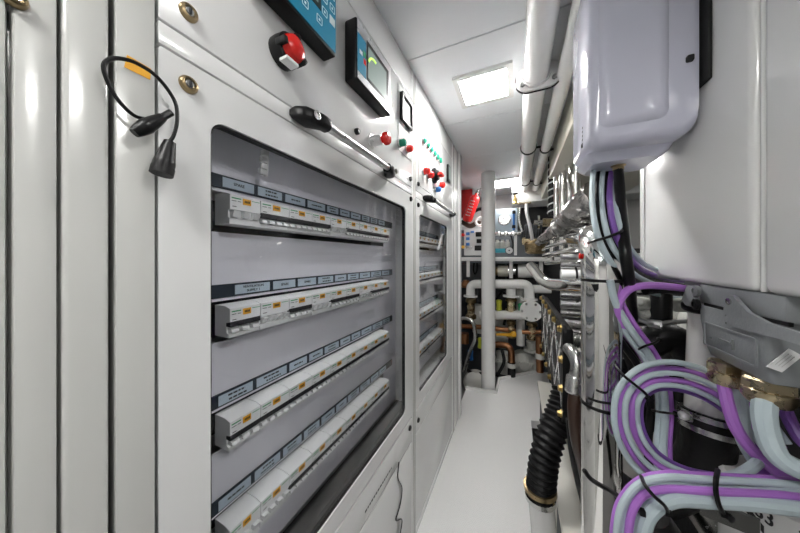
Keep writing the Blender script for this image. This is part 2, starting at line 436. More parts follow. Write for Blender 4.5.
def strip(y0, y1, z, plates, texts, label, group):
    t = thing('label_strip', label, 'label strip', (XP, (y0 + y1) / 2, z - .025), group)
    MB().box(XP, XP + .004, y0, y1, z - .025, z, .0008, 1).build('backing', 'navy', t)
    for k, (a, c) in enumerate(plates):
        p = MB().box(XP + .004, XP + .0052, a, c, z - .0215, z - .0035).build('label_plate', 'plate', t)
        b = MB(); tx = texts[k] if k < len(texts) else None
        cy, cz = (a + c) / 2, z - .0125
        if tx:
            ls = tx.split('\n')
            for q, ln in enumerate(ls):
                text_mesh(b, ln, .0072 if len(ls) > 1 else .008, (XP + .0052, cy, cz + (len(ls) - 1) * .004 - q * .008), (0, 1, 0), (0, 0, 1), .0002)
        else:
            n = random.choice((1, 2)); w = (c - a)
            for q in range(n):
                z0 = cz + (n - 1) * .004 - q * .008; s_ = a + w * random.uniform(.18, .3); e_ = c - w * random.uniform(.18, .3)
                while s_ < e_:
                    l = random.uniform(.003, .009); b.box(XP + .0052, XP + .0056, s_, min(s_ + l, e_), z0 - .0016, z0 + .0016); s_ += l + .002
        b.build('lettering', 'ink', p)
    return t
def plates(start, end, widths):
    out, y, k = [], start, 0
    while True:
        w = widths[k % len(widths)]
        if y + w > end: return out
        out.append((y, y + w)); y += w + .009; k += 1
p1 = plates(.292, .985, [.062, .060, .062, .066, .050, .048, .055, .05, .05, .05])
p2 = plates(.315, .985, [.076, .062, .062, .062, .055, .06, .066])
p3 = plates(.285, .985, [.066, .076, .055, .05, .062, .05, .05])
p4 = plates(.285, .985, [.062, .062, .055, .055, .055, .05])
SG = 'label strips in the nearer switchboard'
strip(.24, 1.0, ROWS[0], p1, ['SPARE'], 'dark blue strip of label plates, topmost in the nearer switchboard window', SG)
strip(.24, 1.0, ROWS[1], p2, ['VENTILATION\nSUPPLY 1', 'SPARE', 'SPARE'], 'dark blue label strip reading VENTILATION SUPPLY 1 first, second row down', SG)
strip(.24, 1.0, ROWS[2], p3, [], 'dark blue strip of label plates, third row down in the nearer switchboard window', SG)
strip(.24, 1.0, ROWS[3], p4, [], 'dark blue strip of label plates, lowest in the nearer switchboard window', SG)

def breaker_proto(w, n, variant):
    """four-pole breaker, local origin at its back lower near corner (x out, y along, z up)"""
    t = thing('circuit_breaker', '', 'circuit breaker', (0, 0, 0))
    prof = [(-.004, .0), (-.004, .056), (.026, .056), (.040, .052), (.040, .026), (.034, .024), (.034, .012), (.038, .010), (.038, .0)]
    if variant == 1: prof = [(-.004, .0), (-.004, .056), (.026, .056), (.040, .052), (.040, .028), (.028, .026), (.030, .008), (.036, .006), (.036, .0)]
    b = MB(); b.prism([(x, .0008, z) for x, z in prof], (0, w - .0016, 0)); b.build('body', 'breaker', t)
    p = w / n
    for k in range(n):
        y = p * (k + .5)
        b = MB()
        if variant == 0: b.prism([(.034, y - p * .3, .0125), (.034, y - p * .3, .0235), (.046, y - p * .3, .0235), (.041, y - p * .3, .0125)], (0, p * .6, 0))
        else: b.prism([(.028, y - p * .32, .008), (.028, y - p * .32, .018), (.040, y - p * .32, .0145), (.042, y - p * .32, .009)], (0, p * .64, 0))
        b.build('toggle', 'winkp', t)
    if variant == 1: MB().box(.0285, .0408, .001, w - .001, .0195, .0285).build('shade_strip', 'ink', t)  # black strip painted in for the shadow at the toggles
    else: MB().box(.032, .0372, .004, w - .004, .0035, .0095).build('shade_strip', 'ink', t)
    st = MB().box(.0396, .0408, w * .40, w * .66, .0375, .0485).build('sticker', 'orange', t)
    b = MB()
    for k in range(4): b.box(.0408, .0411, w * .45 + k * w * .045, w * .45 + k * w * .045 + w * .03, .041, .045)
    b.build('lettering', 'ink', st)
    MB().box(.0398, .0404, w * .06, w * .34, .0455, .0475).box(.0398, .0404, w * .70, w * .97, .0463, .0473).build('brand_line', 'gink', t)
    b = MB(); b.box(.0398, .0403, w * .06, w * .2, .041, .042); b.box(.0398, .0403, w * .24, w * .34, .041, .042); b.box(.0398, .0403, w * .08, w * .2, .031, .0322)
    b.build('lettering', 'ink', t)
    return t
M['winkp'] = M['breaker']
WB = .0695
proto = [breaker_proto(WB, 4, 0), breaker_proto(WB, 4, 1)]
proto3 = [breaker_proto(WB * .86, 3, 0), breaker_proto(WB * .86, 3, 1)]
rown = ['top', 'second', 'third', 'bottom']
PAT = ['0111011111', '1010110111', '1111111111', '0011111111']
used = set()
def place(pr, loc, lab, grp):
    if pr.name not in used:
        used.add(pr.name); pr.location = loc; pr['label'] = lab; pr['group'] = grp
    else: dup(pr, loc, lab, grp)
for r, z in enumerate(ROWS):
    zb = z - .093
    y = .283
    nB = 9 if r != 3 else 9
    for k in range(nB):
        v = int(PAT[r][k]); three = (k == 0)
        pr = (proto3 if three else proto)[v]; w = WB * .86 if three else WB
        place(pr, (XP, y, zb), '%s white circuit breaker from the near end, %s row of the nearer switchboard' % (ORD[k], rown[r]), 'breakers in the nearer switchboard, %s row' % rown[r])
        y += w
for r, z in enumerate(ROWS):
    zb = z - .093; y = 1.15
    for k in range(8):
        place(proto[1], (XP, y, zb), '%s white breaker from the near end, %s row behind the farther switchboard window' % (ORD[k], rown[r]), 'breakers in the farther switchboard, %s row' % rown[r]); y += WB
    strip(1.13, 1.72, z, plates(1.15, 1.71, [.055]), [], 'dark label strip, %s row behind the farther switchboard window' % ('topmost' if r == 0 else 'lowest' if r == 3 else rown[r]), 'label strips in the farther switchboard')

# notched white hinge stay behind the near window, top
b = MB(); p = OX(266, 143, XF - .03); q = OX(264, 174, XF - .05)
for k in range(5):
    c = p.lerp(q, (k + .5) / 5); b.box(c.x - .004, c.x + .004, c.y - .011 + .003 * (k % 2), c.y + .004, c.z - .009, c.z + .002, .0015)
b.tube([p + V((0, .004, .012)), q + V((0, .004, -.004))], .0035, 8, smooth=False)
tag(b.build('notched_stay', 'white'), 'small notched white stay hanging at the top of the near window', 'stay')
# white cable duct along the bottom of the near compartment
# looped white flex in the far compartment
b = MB(); b.tube([OX(441, 222, -.46), OX(442, 232, -.455), OX(440, 243, -.45), OX(438, 250, -.455)], .008, 8)
tag(b.build('white_flex', 'white'), 'short white flex hanging behind the farther switchboard window', 'cable')

# handles ---------------------------------------------------------------------------------
def handle(y0, y1, z, label, r=.009):
    t = thing('door_handle_bar', label, 'handle', (XF, (y0 + y1) / 2, z), 'cabinet grab handles')
    for s, y in ((1, y0), (-1, y1)):
        b = MB(); ring = []
        for (u, w, h) in ((-.030, .004, .006), (-.026, .011, .012), (-.012, .018, .0165), (.004, .020, .018), (.020, .018, .0165), (.032, .0155, .0150), (.044, .0145, .0145)):
            cx = XF - .001 + max(w, .5 * w + .012 if u > .01 else w) + (.014 if u > .03 else .008 if u > .015 else 0)
            ring.append([(cx + a, y + s * (u + .012), z + c) for a, c in rrect(w * 2, h * 2, min(w, h) * .75, 5)])
        b.loft(ring); e = b.build('end_block', 'black', t)
        MB().lathe((XF + .0435, y + s * .014, z), (1, 0, 0), [(.009, 0), (.009, .0022), (.006, .0026), (.0055, .001)]).build('cap_screw', 'steel', e)
    MB().cyl((XF + .034, y0 + .05, z), (XF + .034, y1 - .05, z), r, 20).build('grip', 'alu', t)
handle(.395, .80, 1.566, 'long brushed metal bar handle with black ends above the near window')
handle(1.20, 1.74, 1.565, 'bar handle with black ends above the farther switchboard window', .010)

# devices on the near header -------------------------------------------------------------
def fx(y): return y
t = thing('control_display', 'blue faced control display with icon keys, cut off at the top of the picture', 'display', (XF, .365, 1.737), 'panel displays')
MB().box(XF, XF + .038, .245, .478, 1.737, 1.95, .004, 2).build('housing', 'black', t)
f = MB().box(XF + .038, XF + .0395, .250, .474, 1.743, 1.945, .001, 1).build('face', 'scrblue', t)
s_ = MB().box(XF + .0395, XF + .0405, .285, .424, 1.797, 1.93).build('screen_border', 'black', f)
MB().box(XF + .0405, XF + .0409, .290, .415, 1.806, 1.925).build('screen', 'lcd', f)
b = MB()
def icon(b, y, z, s=.011):
    x = XF + .0395
    o = [(x, a, c) for a, c in rrect(s * 1.5, s * 1.5, .002, 2, y, z)]; i = [(x, a, c) for a, c in rrect(s * 1.25, s * 1.25, .0015, 2, y, z)]
    b.ring(o, i, (.0006, 0, 0)); b.box(x, x + .0006, y - s * .2, y + s * .2, z - s * .2, z + s * .2)
for y in (.30, .34, .38, .42): icon(b, y, 1.775)
for y, z in ((.436, 1.835), (.461, 1.835), (.436, 1.805), (.436, 1.865), (.461, 1.865)): icon(b, y, z)
b.box(XF + .0395, XF + .0402, .452, .470, 1.797, 1.815)
b.build('key_print', 'winkE', f) if 'winkE' in M else b.build('key_print', 'winkp', f)

t = thing('control_display', 'black cased control display with grey screen and green arc, right of the blue one', 'display', (XF, .66, 1.745), 'panel displays')
MB().box(XF, XF + .038, .558, .760, 1.742, 1.905, .005, 2).build('housing', 'black', t)
f = MB().box(XF + .038, XF + .0395, .562, .757, 1.746, 1.901, .001, 1).build('face', 'alu', t)
MB().box(XF + .0395, XF + .0402, .562, .603, 1.765, 1.865).build('blue_field', 'scrblue', f)
MB().box(XF + .0395, XF + .0404, .607, .738, 1.768, 1.877).build('screen_border', 'black', f)
MB().box(XF + .0404, XF + .0408, .613, .722, 1.776, 1.864).build('screen', 'lcd', f)
b = MB(); b.torus((XF + .041, .645, 1.815), (1, 0, 0), .03, .003, 16, 6, -.3, 1.3); b.build('gauge_arc', 'arc', f) if 'arc' in M else b.build('gauge_arc', mat('arc_ink', (.45, .75, .12), .5, emit=.4), f)
MB().box(XF + .0402, XF + .0407, .590, .602, 1.80, 1.815).build('red_mark', 'red', f)
MB().box(XF + .0402, XF + .0407, .588, .602, 1.82, 1.835).build('green_mark', 'gink', f)
b = MB()
for k in range(5): b.box(XF + .0395, XF + .04, .615 + k * .025, .63 + k * .025, 1.752, 1.760)
for k in range(4): b.box(XF + .0395, XF + .0401, .612 + k * .014, .622 + k * .014, 1.886, 1.890)
b.box(XF + .0402, XF + .0407, .57, .584, 1.815, 1.826)
b.build('key_print', 'winkp', f)

t = thing('panel_meter', 'small square meter with black rim beside the green and red lamps', 'meter', (XF, .955, 1.83))
MB().box(XF, XF + .003, .895, 1.030, 1.69, 1.95, .001, 1).build('mounting_plate', 'white', t)
o = [(XF + .003, y, z) for y, z in rrect(.112, .112, .006, 3, .962, 1.868)]; i = [(XF + .003, y, z) for y, z in rrect(.088, .088, .004, 3, .962, 1.868)]
MB().ring(o, i, (.014, 0, 0)).build('rim', 'black', t)
MB().box(XF + .003, XF + .008, .918, 1.006, 1.824, 1.912).build('dial', 'winkp', t)
b = MB()
for k in range(5): b.box(XF + .008, XF + .0085, .93 + k * .014, .938 + k * .014, 1.845, 1.85)
b.box(XF + .008, XF + .0085, .93, .99, 1.87, 1.872); b.build('dial_markings', 'ink', t)

# big red mushroom button with black collar
def mushroom(y, z, r, out, label, collar='black', stem=False):
    t = thing('emergency_stop', label, 'button', (XF, y, z), 'emergency stop buttons')
    if stem:
        MB().lathe((XF, y, z), (1, 0, 0), [(r * 1.15, 0), (r * 1.15, .003), (r * .9, .004), (r * .8, out * .55), (r * .8, out * .62), (r * .6, out * .62)]).build('collar', 'alu', t)
        MB().lathe((XF, y, z), (1, 0, 0), [(r * .55, out * .6), (r * .6, out * .74), (r, out * .76), (r, out * .92), (r * .85, out), (r * .4, out * 1.02)]).build('cap', 'red', t)
    else:
        c = MB().lathe((XF, y, z), (1, 0, 0), [(r * 1.12, 0), (r * 1.15, .01), (r * 1.1, out * .62), (r * .95, out * .66), (r * .92, out * .5)]).build('collar', 'black', t)
        MB().lathe((XF, y, z), (1, 0, 0), [(r * .9, out * .5), (r * .92, out * .75), (r * .8, out * .95), (r * .5, out * 1.06), (r * .1, out * 1.08)]).build('cap', 'red', t)
        for a in (-2.1, -.2, 1.7):
            b = MB(); b.box(-.006, out * .42, -.006, .006, r * .8, r * 1.16, .002, 2, Matrix.Translation(V((XF + out * .55, y, z))) @ Matrix.Rotation(a, 4, 'X'))
            b.build('guard_lug', 'black', c)
        MB().box(XF + .016, XF + .036, y - .018, y + .010, z - r * 1.19, z - r * .95, .001).build('white_tag', 'winkp', c)
    return t
mushroom(.357, 1.669, .0255, .044, 'large red emergency button in black collar below the blue display')
mushroom(.70, 1.640, .019, .062, 'small red mushroom button on a silver stem beside the bar handle', stem=True)
b = MB(); b.lathe((XF, .612, 1.632), (1, 0, 0), [(.009, 0), (.009, .008), (.006, .012)]); tag(b.build('panel_plug', 'black'), 'tiny black plug left of the silver stemmed red button', 'plug')

def lamp(y, z, r, m, label, group, out=.018):
    t = thing('indicator_lamp', label, 'indicator', (XF, y, z), group)
    MB().lathe((XF, y, z), (1, 0, 0), [(r * 1.15, 0), (r * 1.15, .006), (r, .008)]).build('bezel', 'steel', t)
    MB().lathe((XF, y, z), (1, 0, 0), [(r, .004), (r, out * .8), (r * .7, out), (r * .1, out * 1.04)]).build('lens', m, t)
    return t
p = OX(401, 143, XF + .01); lamp(p.y, p.z, .014, 'green', 'green push button beside a red one, under the square meter', 'meter buttons', .03)
p = OX(408, 149, XF + .01); lamp(p.y, p.z, .014, 'red', 'red push button beside the green one, under the square meter', 'meter buttons', .03)
for k in range(6):
    lamp(1.185 + k * .056, 1.845, .015, 'green', '%s green lamp from the near end of the row of six' % ORD[k], 'green lamps on the farther header')
b = MB()
o = [(XF, y, z) for y, z in rrect(.40, .32, .03, 6, 1.32, 1.77)]; i = [(XF, y, z) for y, z in rrect(.394, .314, .027, 6, 1.32, 1.77)]
b.ring(o, i, (.0008, 0, 0)); tag(b.build('mimic_outline', 'steel'), 'thin rounded outline engraved around the green lamps', 'marking')
for (y, z, m, lb, r) in ((1.185, 1.695, 'red', 'red knob nearest the camera under the green lamps', .017), (1.25, 1.695, 'red', 'second red knob from the near end under the green lamps', .017),
                      (1.47, 1.70, 'red', 'red knob farthest from the camera under the green lamps', .018), (1.39, 1.655, 'blue', 'blue knob below the black selector switch', .014)):
    lamp(y, z, r, m, lb, 'knobs on the farther header', .035)
t = thing('selector_switch', 'black rotary switch with red grip among the red knobs', 'switch', (XF, 1.36, 1.735))
MB().lathe((XF, 1.36, 1.725), (1, 0, 0), [(.042, 0), (.042, .012), (.03, .018), (.026, .03)]).build('base', 'black', t)
MB().box(XF + .03, XF + .055, 1.33, 1.39, 1.718, 1.732, .005).build('grip', 'orange2' if 'orange2' in M else 'red', t)
t = thing('panel_meter', 'narrow dark digital meter at the far end of the farther header', 'meter', (XF, 1.68, 1.78))
MB().box(XF, XF + .014, 1.645, 1.71, 1.775, 1.885, .003).build('rim', 'black', t)
MB().box(XF + .014, XF + .0148, 1.654, 1.701, 1.79, 1.87).build('display', 'lcd', t)

# tiny lettering and engraved loop on the lower door, right side
b = MB(); y = .66
while y < .84:
    l = random.uniform(.006, .014); b.box(XF, XF + .0005, y, y + l, .494, .500); y += l + .004
tag(b.build('engraved_caption', 'ink'), 'faint line of tiny lettering on the panel below the near window', 'lettering')
b = MB(); q = [OX(399, 462, XF + .003), OX(398, 478, XF + .003), OX(402, 488, XF + .003), OX(400, 505, XF + .003), OX(396, 520, XF + .003), OX(402, 520, XF + .003), OX(399, 540, XF + .003)]
b.tube(q, .0022, 6); tag(b.build('hanging_wire', 'black'), 'thin black wire hanging down the lower door of the near cabinet', 'cable')

# hanging black cable with plugs, left ----------------------------------------------------
XK = -.405
def K(px, py, x=XK): return OX(px, py, x)
t = thing('looped_cable', 'thin black looped cable with two black plugs hanging left of the window', 'cable', K(160, 178))
MB().tube([K(154, 120), K(135, 116), K(118, 100), K(107, 80), K(104, 65), K(113, 58.5), K(128, 60), K(140, 65), K(155, 75), K(168, 90), K(176, 105), K(177, 122), K(173, 137), K(168, 143)], .0022, 8).build('cable', 'black', t)
b = MB()
a, c = K(134, 133, -.402), K(163, 117, -.398); dv = (c - a).normalized()
b.tube([a, a.lerp(c, .25), a.lerp(c, .7), c], lambda u: .0085 - .0035 * abs(u - .45) * 2, 12)
b.tube([c, c + dv * .012], .004, 10, smooth=False)
b.build('plug', 'black', t)
b = MB(); a, c = K(170, 142, -.398), K(162, 172, -.398)
b.tube([a, a.lerp(c, .35), a.lerp(c, .7), c], lambda u: .006 + .005 * min(1, u * 1.5), 14)
pl = b.build('plug', 'black', t)
MB().tube([a.lerp(c, .85), c + (c - a) * .08], .0115, 16, smooth=False).build('threaded_collar', 'rubber', pl)
st = MB(); st.prism([OX(x_, y_, XF) for x_, y_ in ((127, 55), (151, 69), (150, 80), (124, 67))], (.0006, 0, 0))
tag(st.build('warning_sticker', 'orange'), 'small worn orange sticker behind the looped black cable', 'sticker')

# ================================================================== CEILING PIPES
def clamp_band(mb, c, ax, r, w=.012, th=.004):
    c = V(c); ax = V(ax).normalized()
    mb.lathe(c - ax * w / 2, ax, [(r, 0), (r + th, 0), (r + th, w), (r, w)], 24); return mb
b = MB(); b.cyl((.073, -1.2, ZC - .055), (.073, 3.10, ZC - .055), .047, 28); tag(b.build('ceiling_pipe', 'wpipe'), 'thick white pipe along the ceiling, with bolted flange clamp', 'pipe')
b = MB(); b.cyl((.177, -.6, 2.02), (.177, 3.10, 2.02), .030, 24); tag(b.build('ceiling_pipe', 'wpipe'), 'thinner white pipe along the ceiling, beside the cream beam', 'pipe')
t = thing('pipe_clamp', 'white bolted flange plate gripping the thick ceiling pipe, near the bright light', 'clamp', (.085, 1.215, 1.985), 'pipe clamps')
yc = 1.215
MB().prism([(.081 + x, yc, 2.036 + z) for x, z in rrect(.172, .106, .05, 8)], (0, .012, 0)).build('plate', 'wpipe', t)
MB().prism([(.081 + x, yc + .012, 2.036 + z) for x, z in rrect(.180, .114, .053, 8)], (0, .006, 0)).build('rubber_backing', 'black', t)
for x in (.022, .140):
    MB().lathe((x, yc, 2.012), (0, -1, 0), [(.011, 0), (.011, .003), (.008, .003), (.008, .012), (.005, .013)], 6).build('bolt', 'steel', t)
MB().lathe((.073, yc - .012, ZC - .055), (0, 1, 0), [(.048, 0), (.056, 0), (.056, .012), (.048, .012)], 28).build('collar', 'wpipe', t)
for k, (y, lb) in enumerate(((2.0, 'nearer'), (2.86, 'farther'))):
    t = thing('pipe_clamp', 'black clip holding both ceiling pipes, %s of the two along the pipes' % lb, 'clamp', (.12, y, 2.0), 'pipe clamps')
    b = MB(); clamp_band(b, (.073, y, ZC - .055), (0, 1, 0), .047, .016, .006); b.build('band', 'black', t)
    b = MB(); clamp_band(b, (.177, y, 2.02), (0, 1, 0), .030, .016, .006); b.build('band', 'black', t)
    MB().box(.115, .153, y - .006, y + .006, 2.03, 2.042).build('bridge', 'black', t)
    MB().box(.171, .183, y - .008, y + .008, 2.052, ZC).build('hanger', 'black', t)
    b = MB(); b.cyl((.214, y - .004, 2.005), (.225, y - .004, 2.005), .008, 8); b.box(.2, .215, y - .005, y + .005, 1.998, 2.012); b.build('bolt', 'black', t)

# ================================================================== WALL CABINET AND WHITE BOX, RIGHT
XC = .37; ZB = 1.212
t = thing('wall_cabinet', 'large glossy white wall cabinet filling the upper right', 'cabinet', (.6, .7, ZB))
MB().box(XC + .022, .95, .25, 1.105, ZB + .004, ZC - .001).build('body', 'white', t)
yg = OX(757, 100, XC).y
MB().box(XC, XC + .021, yg + .009, 1.108, ZB, ZC - .004, .012, 4).build('door', 'lilacw' if 'lilacw' in M else 'white', t)
MB().box(XC, XC + .021, .25, yg - .009, ZB, ZC - .004, .012, 4).build('door', 'white', t)
b = MB(); b.cyl((XC + .010, yg, ZB + .001), (XC + .010, yg, ZC - .002), .0052, 12); b.build('hinge_rod', 'white', t)
b = MB(); b.box(XC - .004, XC, 1.06, 1.066, ZB + .0, 1.6); b.build('edge_trim', 'white', t)
# black plate with the shadow gap put into its colour, and box
b = MB(); b.box(XC - .008, XC - .0005, .752, 1.04, 1.645, ZC - .005, .002)
tag(b.build('mounting_plate', 'gasket'), 'black backing strip drawn for the shadow gap between the hanging white box and the wall cabinet', 'plate')
t = thing('junction_box', 'pale plastic box hanging on the wall cabinet, seen from below, with black cable', 'box', (.28, .9, 1.556))
BX0, BX1, BY0, BY1, BZ0, BZ1 = .162, .3615, .77, .985, 1.545, 2.06
rings = []
for (yy, ins) in ((BY0, .020), (BY0 + .006, .008), (BY0 + .02, .0), (BY1 - .02, .0), (BY1, .014)):
    w, h = BX1 - BX0 - 2 * ins * .5, BZ1 - BZ0 - 2 * ins
    cx = (BX0 + BX1) / 2 + ins * .3
    ring = [(cx + x, yy, (BZ0 + BZ1) / 2 + z) for x, z in rrect(w, h, .035, 7)]
    rings.append(ring)
MB().loft(rings).build('shell', 'lilac', t)
rb = []
for (zz, ins) in ((BZ0 + .003, .012), (BZ0 - .010, .018), (BZ0 - .022, .030)):
    rb.append([((BX0 + BX1) / 2 - .006 + x, (BY0 + BY1) / 2 + .02 + y, zz) for x, y in rrect(BX1 - BX0 - 2 * ins, BY1 - BY0 - .03 - 2 * ins, .022, 5)])
MB().loft(rb).build('bottom_boss', 'lilac', t)
r2 = []
for (yy, ins) in ((BY0 + .001, .0), (BY0 - .004, .004), (BY0 - .010, .013), (BY0 - .011, .022)):
    w, h = .128 - 2 * ins, BZ1 - BZ0 - .055 - 2 * ins
    r2.append([((BX0 + BX1) / 2 - .016 + x, yy, (BZ0 + BZ1) / 2 + .012 + z) for x, z in rrect(w, h, .02, 6)])
MB().loft(r2).build('raised_panel', 'lilac', t)
p = P(690, 58, .555)
MB().box(p.x - .006, p.x + .006, BY0 - .008, BY0 + .01, p.z - .008, p.z + .006, .003).build('latch', 'black', t)
p = OX(582, 146, BX0)
MB().lathe((BX0 + .001, p.y, p.z), (-1, 0, 0), [(.006, 0), (.006, .002), (.003, .003)], 10).build('screw', 'black', t)
b = MB()
for k in range(5):
    q = OX(582.5, 128 + k * 4, BX0); b.box(BX0 - .0008, BX0 + .001, q.y - .003, q.y + .003, q.z - .002, q.z + .002)
b.build('lettering', 'ink', t)
gp = P(619, 172, .68); gp = V((.252, .885, BZ0 - .02))
MB().lathe(gp + V((0, 0, .004)), (0, 0, -1), [(.017, 0), (.017, .008), (.013, .010), (.013, .018), (.009, .022)], 12).build('cable_gland', 'bronze', t)
b = MB(); b.tube([gp + V((0, 0, -.012)), P(621, 205, .66), P(625, 250, .585), P(629, 280, .60), P(631, 298, .66), P(633, 320, .72)], .0115, 14)
tag(b.build('power_cable', 'black'), 'thick black cable dropping out of the bottom of the hanging white box', 'cable')

# ================================================================== GREY MULTIPOLE CONNECTOR
t = thing('multipole_connector', 'grey rectangular metal connector with locking levers under the white wall cabinet', 'connector', (.43, .68, 1.06))
cy0, cy1, cx0, cx1 = .625, .80, XC, XC + .10
MB().box(cx0 + .006, cx1, cy0 - .02, cy1 + .01, 1.168, ZB - .0005, .004).build('base_housing', 'conn', t)
rings = []
for z, iy, ix in ((1.166, .0, .0), (1.135, .0, .0), (1.085, .006, .004), (1.062, .012, .01)):
    rings.append([((cx0 + cx1) / 2 + x, (cy0 + cy1) / 2 + y, z) for x, y in rrect(cx1 - cx0 - 2 * ix, cy1 - cy0 - 2 * iy, .010, 4)])
hood = MB().loft(rings).build('hood', 'conn', t)
zc = 1.108
o = [(cx0 + .001, y, z) for y, z in rrect(.135, .05, .004, 3, .712, zc)]; i = [(cx0 + .001, y, z) for y, z in rrect(.129, .044, .003, 3, .712, zc)]
MB().ring(o, i, (-.003, 0, 0)).build('raised_border', 'conn', hood)
b = MB(); b.box(cx0 - .0012, cx0 + .002, .705, .735, zc - .002, zc + .001); b.box(cx0 - .0012, cx0 + .002, .699, .701, zc - .012, zc + .008); b.box(cx0 - .0012, cx0 + .002, .76, .763, zc - .008, zc - .005)
b.box(cx0 - .0012, cx0 + .002, .715, .717, 1.142, 1.160); b.build('cast_lettering', 'connd', hood)
yl = cy0 - .0012
lq = [OY(767, 367, yl), OY(782, 372.5, yl), OY(803, 356, yl), OY(790, 349, yl)]
lbl = MB().prism(lq, (0, .0025, 0)).build('white_label', 'winkp', hood)
b = MB()
for k in range(3):
    f0 = .25 + k * .22; p0 = lq[0].lerp(lq[1], f0).lerp(lq[3].lerp(lq[2], f0), .2); p1 = lq[0].lerp(lq[1], f0).lerp(lq[3].lerp(lq[2], f0), .8); dz = V((0, 0, .0012))
    b.prism([p0 + V((0, -.0003, 0)), p1 + V((0, -.0003, 0)), p1 + dz + V((0, -.0003, 0)), p0 + dz + V((0, -.0003, 0))], (0, .0006, 0))
b.build('lettering', 'steel', lbl)
# dark seam, lever plates with pivot pins
MB().box(cx0 + .003, cx0 + .008, cy0 - .03, cy1 - .012, 1.166, 1.172).build('seal', 'black', t)
x = cx0 - .006
yA_, yB_ = .66, .56
b = MB(); b.prism([(x, .708, 1.190), (x, .700, 1.200), (x, .688, 1.200), (x, .655, 1.176), (x, .615, 1.166), (x, .565, 1.164), (x, .48, 1.164), (x, .48, 1.148), (x, .60, 1.146), (x, .68, 1.142), (x, .708, 1.148), (x, .712, 1.153), (x, .704, 1.160), (x, .712, 1.168)], (.006, 0, 0))
lv = b.build('locking_lever', 'conn', t)
MB().lathe((x, .697, 1.188), (-1, 0, 0), [(.006, 0), (.006, .002), (.002, .003)], 14).build('pivot_pin', 'steel', lv)
b = MB(); b.prism([(x, .800, 1.205), (x, .830, 1.205), (x, .850, 1.168), (x, .835, 1.158), (x, .800, 1.158), (x, .797, 1.175), (x, .806, 1.182), (x, .797, 1.190)], (.008, 0, 0))
lv = b.build('locking_lever', 'conn', t)
for z in (1.196, 1.166):
    MB().lathe((x + .004, .797, z), (-1, 0, 0), [(.012, 0), (.012, .006), (.006, .008), (.006, .005)], 16).build('pivot_pin', 'black' if z < 1.18 else 'connd', lv)

def gland(px, py, d, r, label):
    c = P(px, py, d)
    t = thing('cable_gland', label, 'cable gland', c - V((0, 0, .035)), 'brass glands under the grey connector')
    MB().lathe(c + V((0, 0, .008)), (0, 0, -1), [(r * .9, 0), (r * 1.04, .003), (r * 1.04, .017), (r * .9, .020)], 6).build('hex_body', 'brass', t)
    MB().lathe(c + V((0, 0, -.010)), (0, 0, -1), [(r * .86, 0), (r * .98, .003), (r * .98, .017), (r * .82, .026), (r * .62, .028)], 14).build('dome_nut', 'brass', t)
    return c
g1 = gland(727, 366, .515, .0285, 'brass cable gland under the far end of the grey connector, with purple cable')
g2 = gland(768, 382, .445, .031, 'brass cable gland under the near end of the grey connector, with thick grey cable')

# ================================================================== CABLE BUNDLES
def cable(pts, r, m, name, label, group):
    b = MB(); b.tube(pts, r, 10, n=7); o = b.build(name, m); tag(o, label, 'cable', group); return o
def offs(path, k):
    """offset a (px, py, d) path sideways by k pixels"""
    out = []
    for i, (x, y, d) in enumerate(path):
        a = path[max(0, i - 1)]; c = path[min(len(path) - 1, i + 1)]
        tx, ty = c[0] - a[0], c[1] - a[1]; l = math.hypot(tx, ty) or 1
        out.append((x - ty / l * k, y + tx / l * k, d))
    return out
def run(path, spec, what, group, jitter=.006):
    for (k, dd, r, m, lab) in spec:
        pp = [P(x, y, d + dd + random.uniform(-jitter, jitter) * .5) for x, y, d in offs(path, k)]
        nm = {'grey': 'grey_cable', 'purple': 'purple_cable', 'black': 'black_cable', 'greyd': 'black_cable', 'purpled': 'purple_cable'}[m]
        cable(pp, r, m, nm, lab, group)
# upper loops under the white box
up = [(604, 150, .80), (600, 180, .72), (600, 205, .66), (604, 230, .61), (612, 250, .60), (625, 268, .62), (640, 280, .68), (662, 288, .80), (690, 292, .92)]
G1 = 'loops under the white box'
run(up, [(7.5, .0, .0066, 'grey', 'outermost grey cable in the loop hanging under the white box'), (2.5, .010, .0066, 'black', 'black cable between the two grey ones in the loop under the white box'),
         (-2, .0, .0062, 'grey', 'middle grey cable in the loop hanging under the white box'), (-6, .012, .0060, 'black', 'black cable beside the violet one in the loop under the white box'),
         (-10, .004, .0070, 'purpled', 'violet cable in the loop hanging under the white box'), (-16, .008, .0062, 'grey', 'innermost grey cable in the loop hanging under the white box')], 'loop', G1)
cable([P(658, 380, .625), P(640, 352, .625), P(624, 330, .615), P(618, 312, .60), P(620, 300, .60), P(630, 289, .60), P(648, 285.5, .60), P(672, 287, .62), P(700, 291, .66)], .0088, 'purple', 'purple_cable', 'violet cable curving over above the pale engine part', G1)
cable([P(645, 290, .63), P(662, 289, .63), P(685, 292, .65), P(708, 299, .68)], .0115, 'black', 'black_cable', 'thick black conduit running into the back of the grey connector', G1)
# strands dropping from the loop down to the middle
dn = [(610, 280, .60), (616, 304, .60), (631, 330, .60), (649, 355, .60), (661, 380, .60), (665, 410, .60), (663, 445, .58), (666, 480, .56), (680, 500, .56)]
G2 = 'strands dropping past the coil'
run(dn, [(6, .01, .0062, 'grey', 'left grey strand dropping vertically behind the coil'), (0, 0, .0075, 'grey', 'middle grey strand dropping vertically behind the coil'), (-6, .014, .0058, 'purple', 'purple strand dropping vertically behind the coil'), (15, .02, .008, 'black', 'black strand dropping beside the grey ones behind the coil')], 'strand', G2)
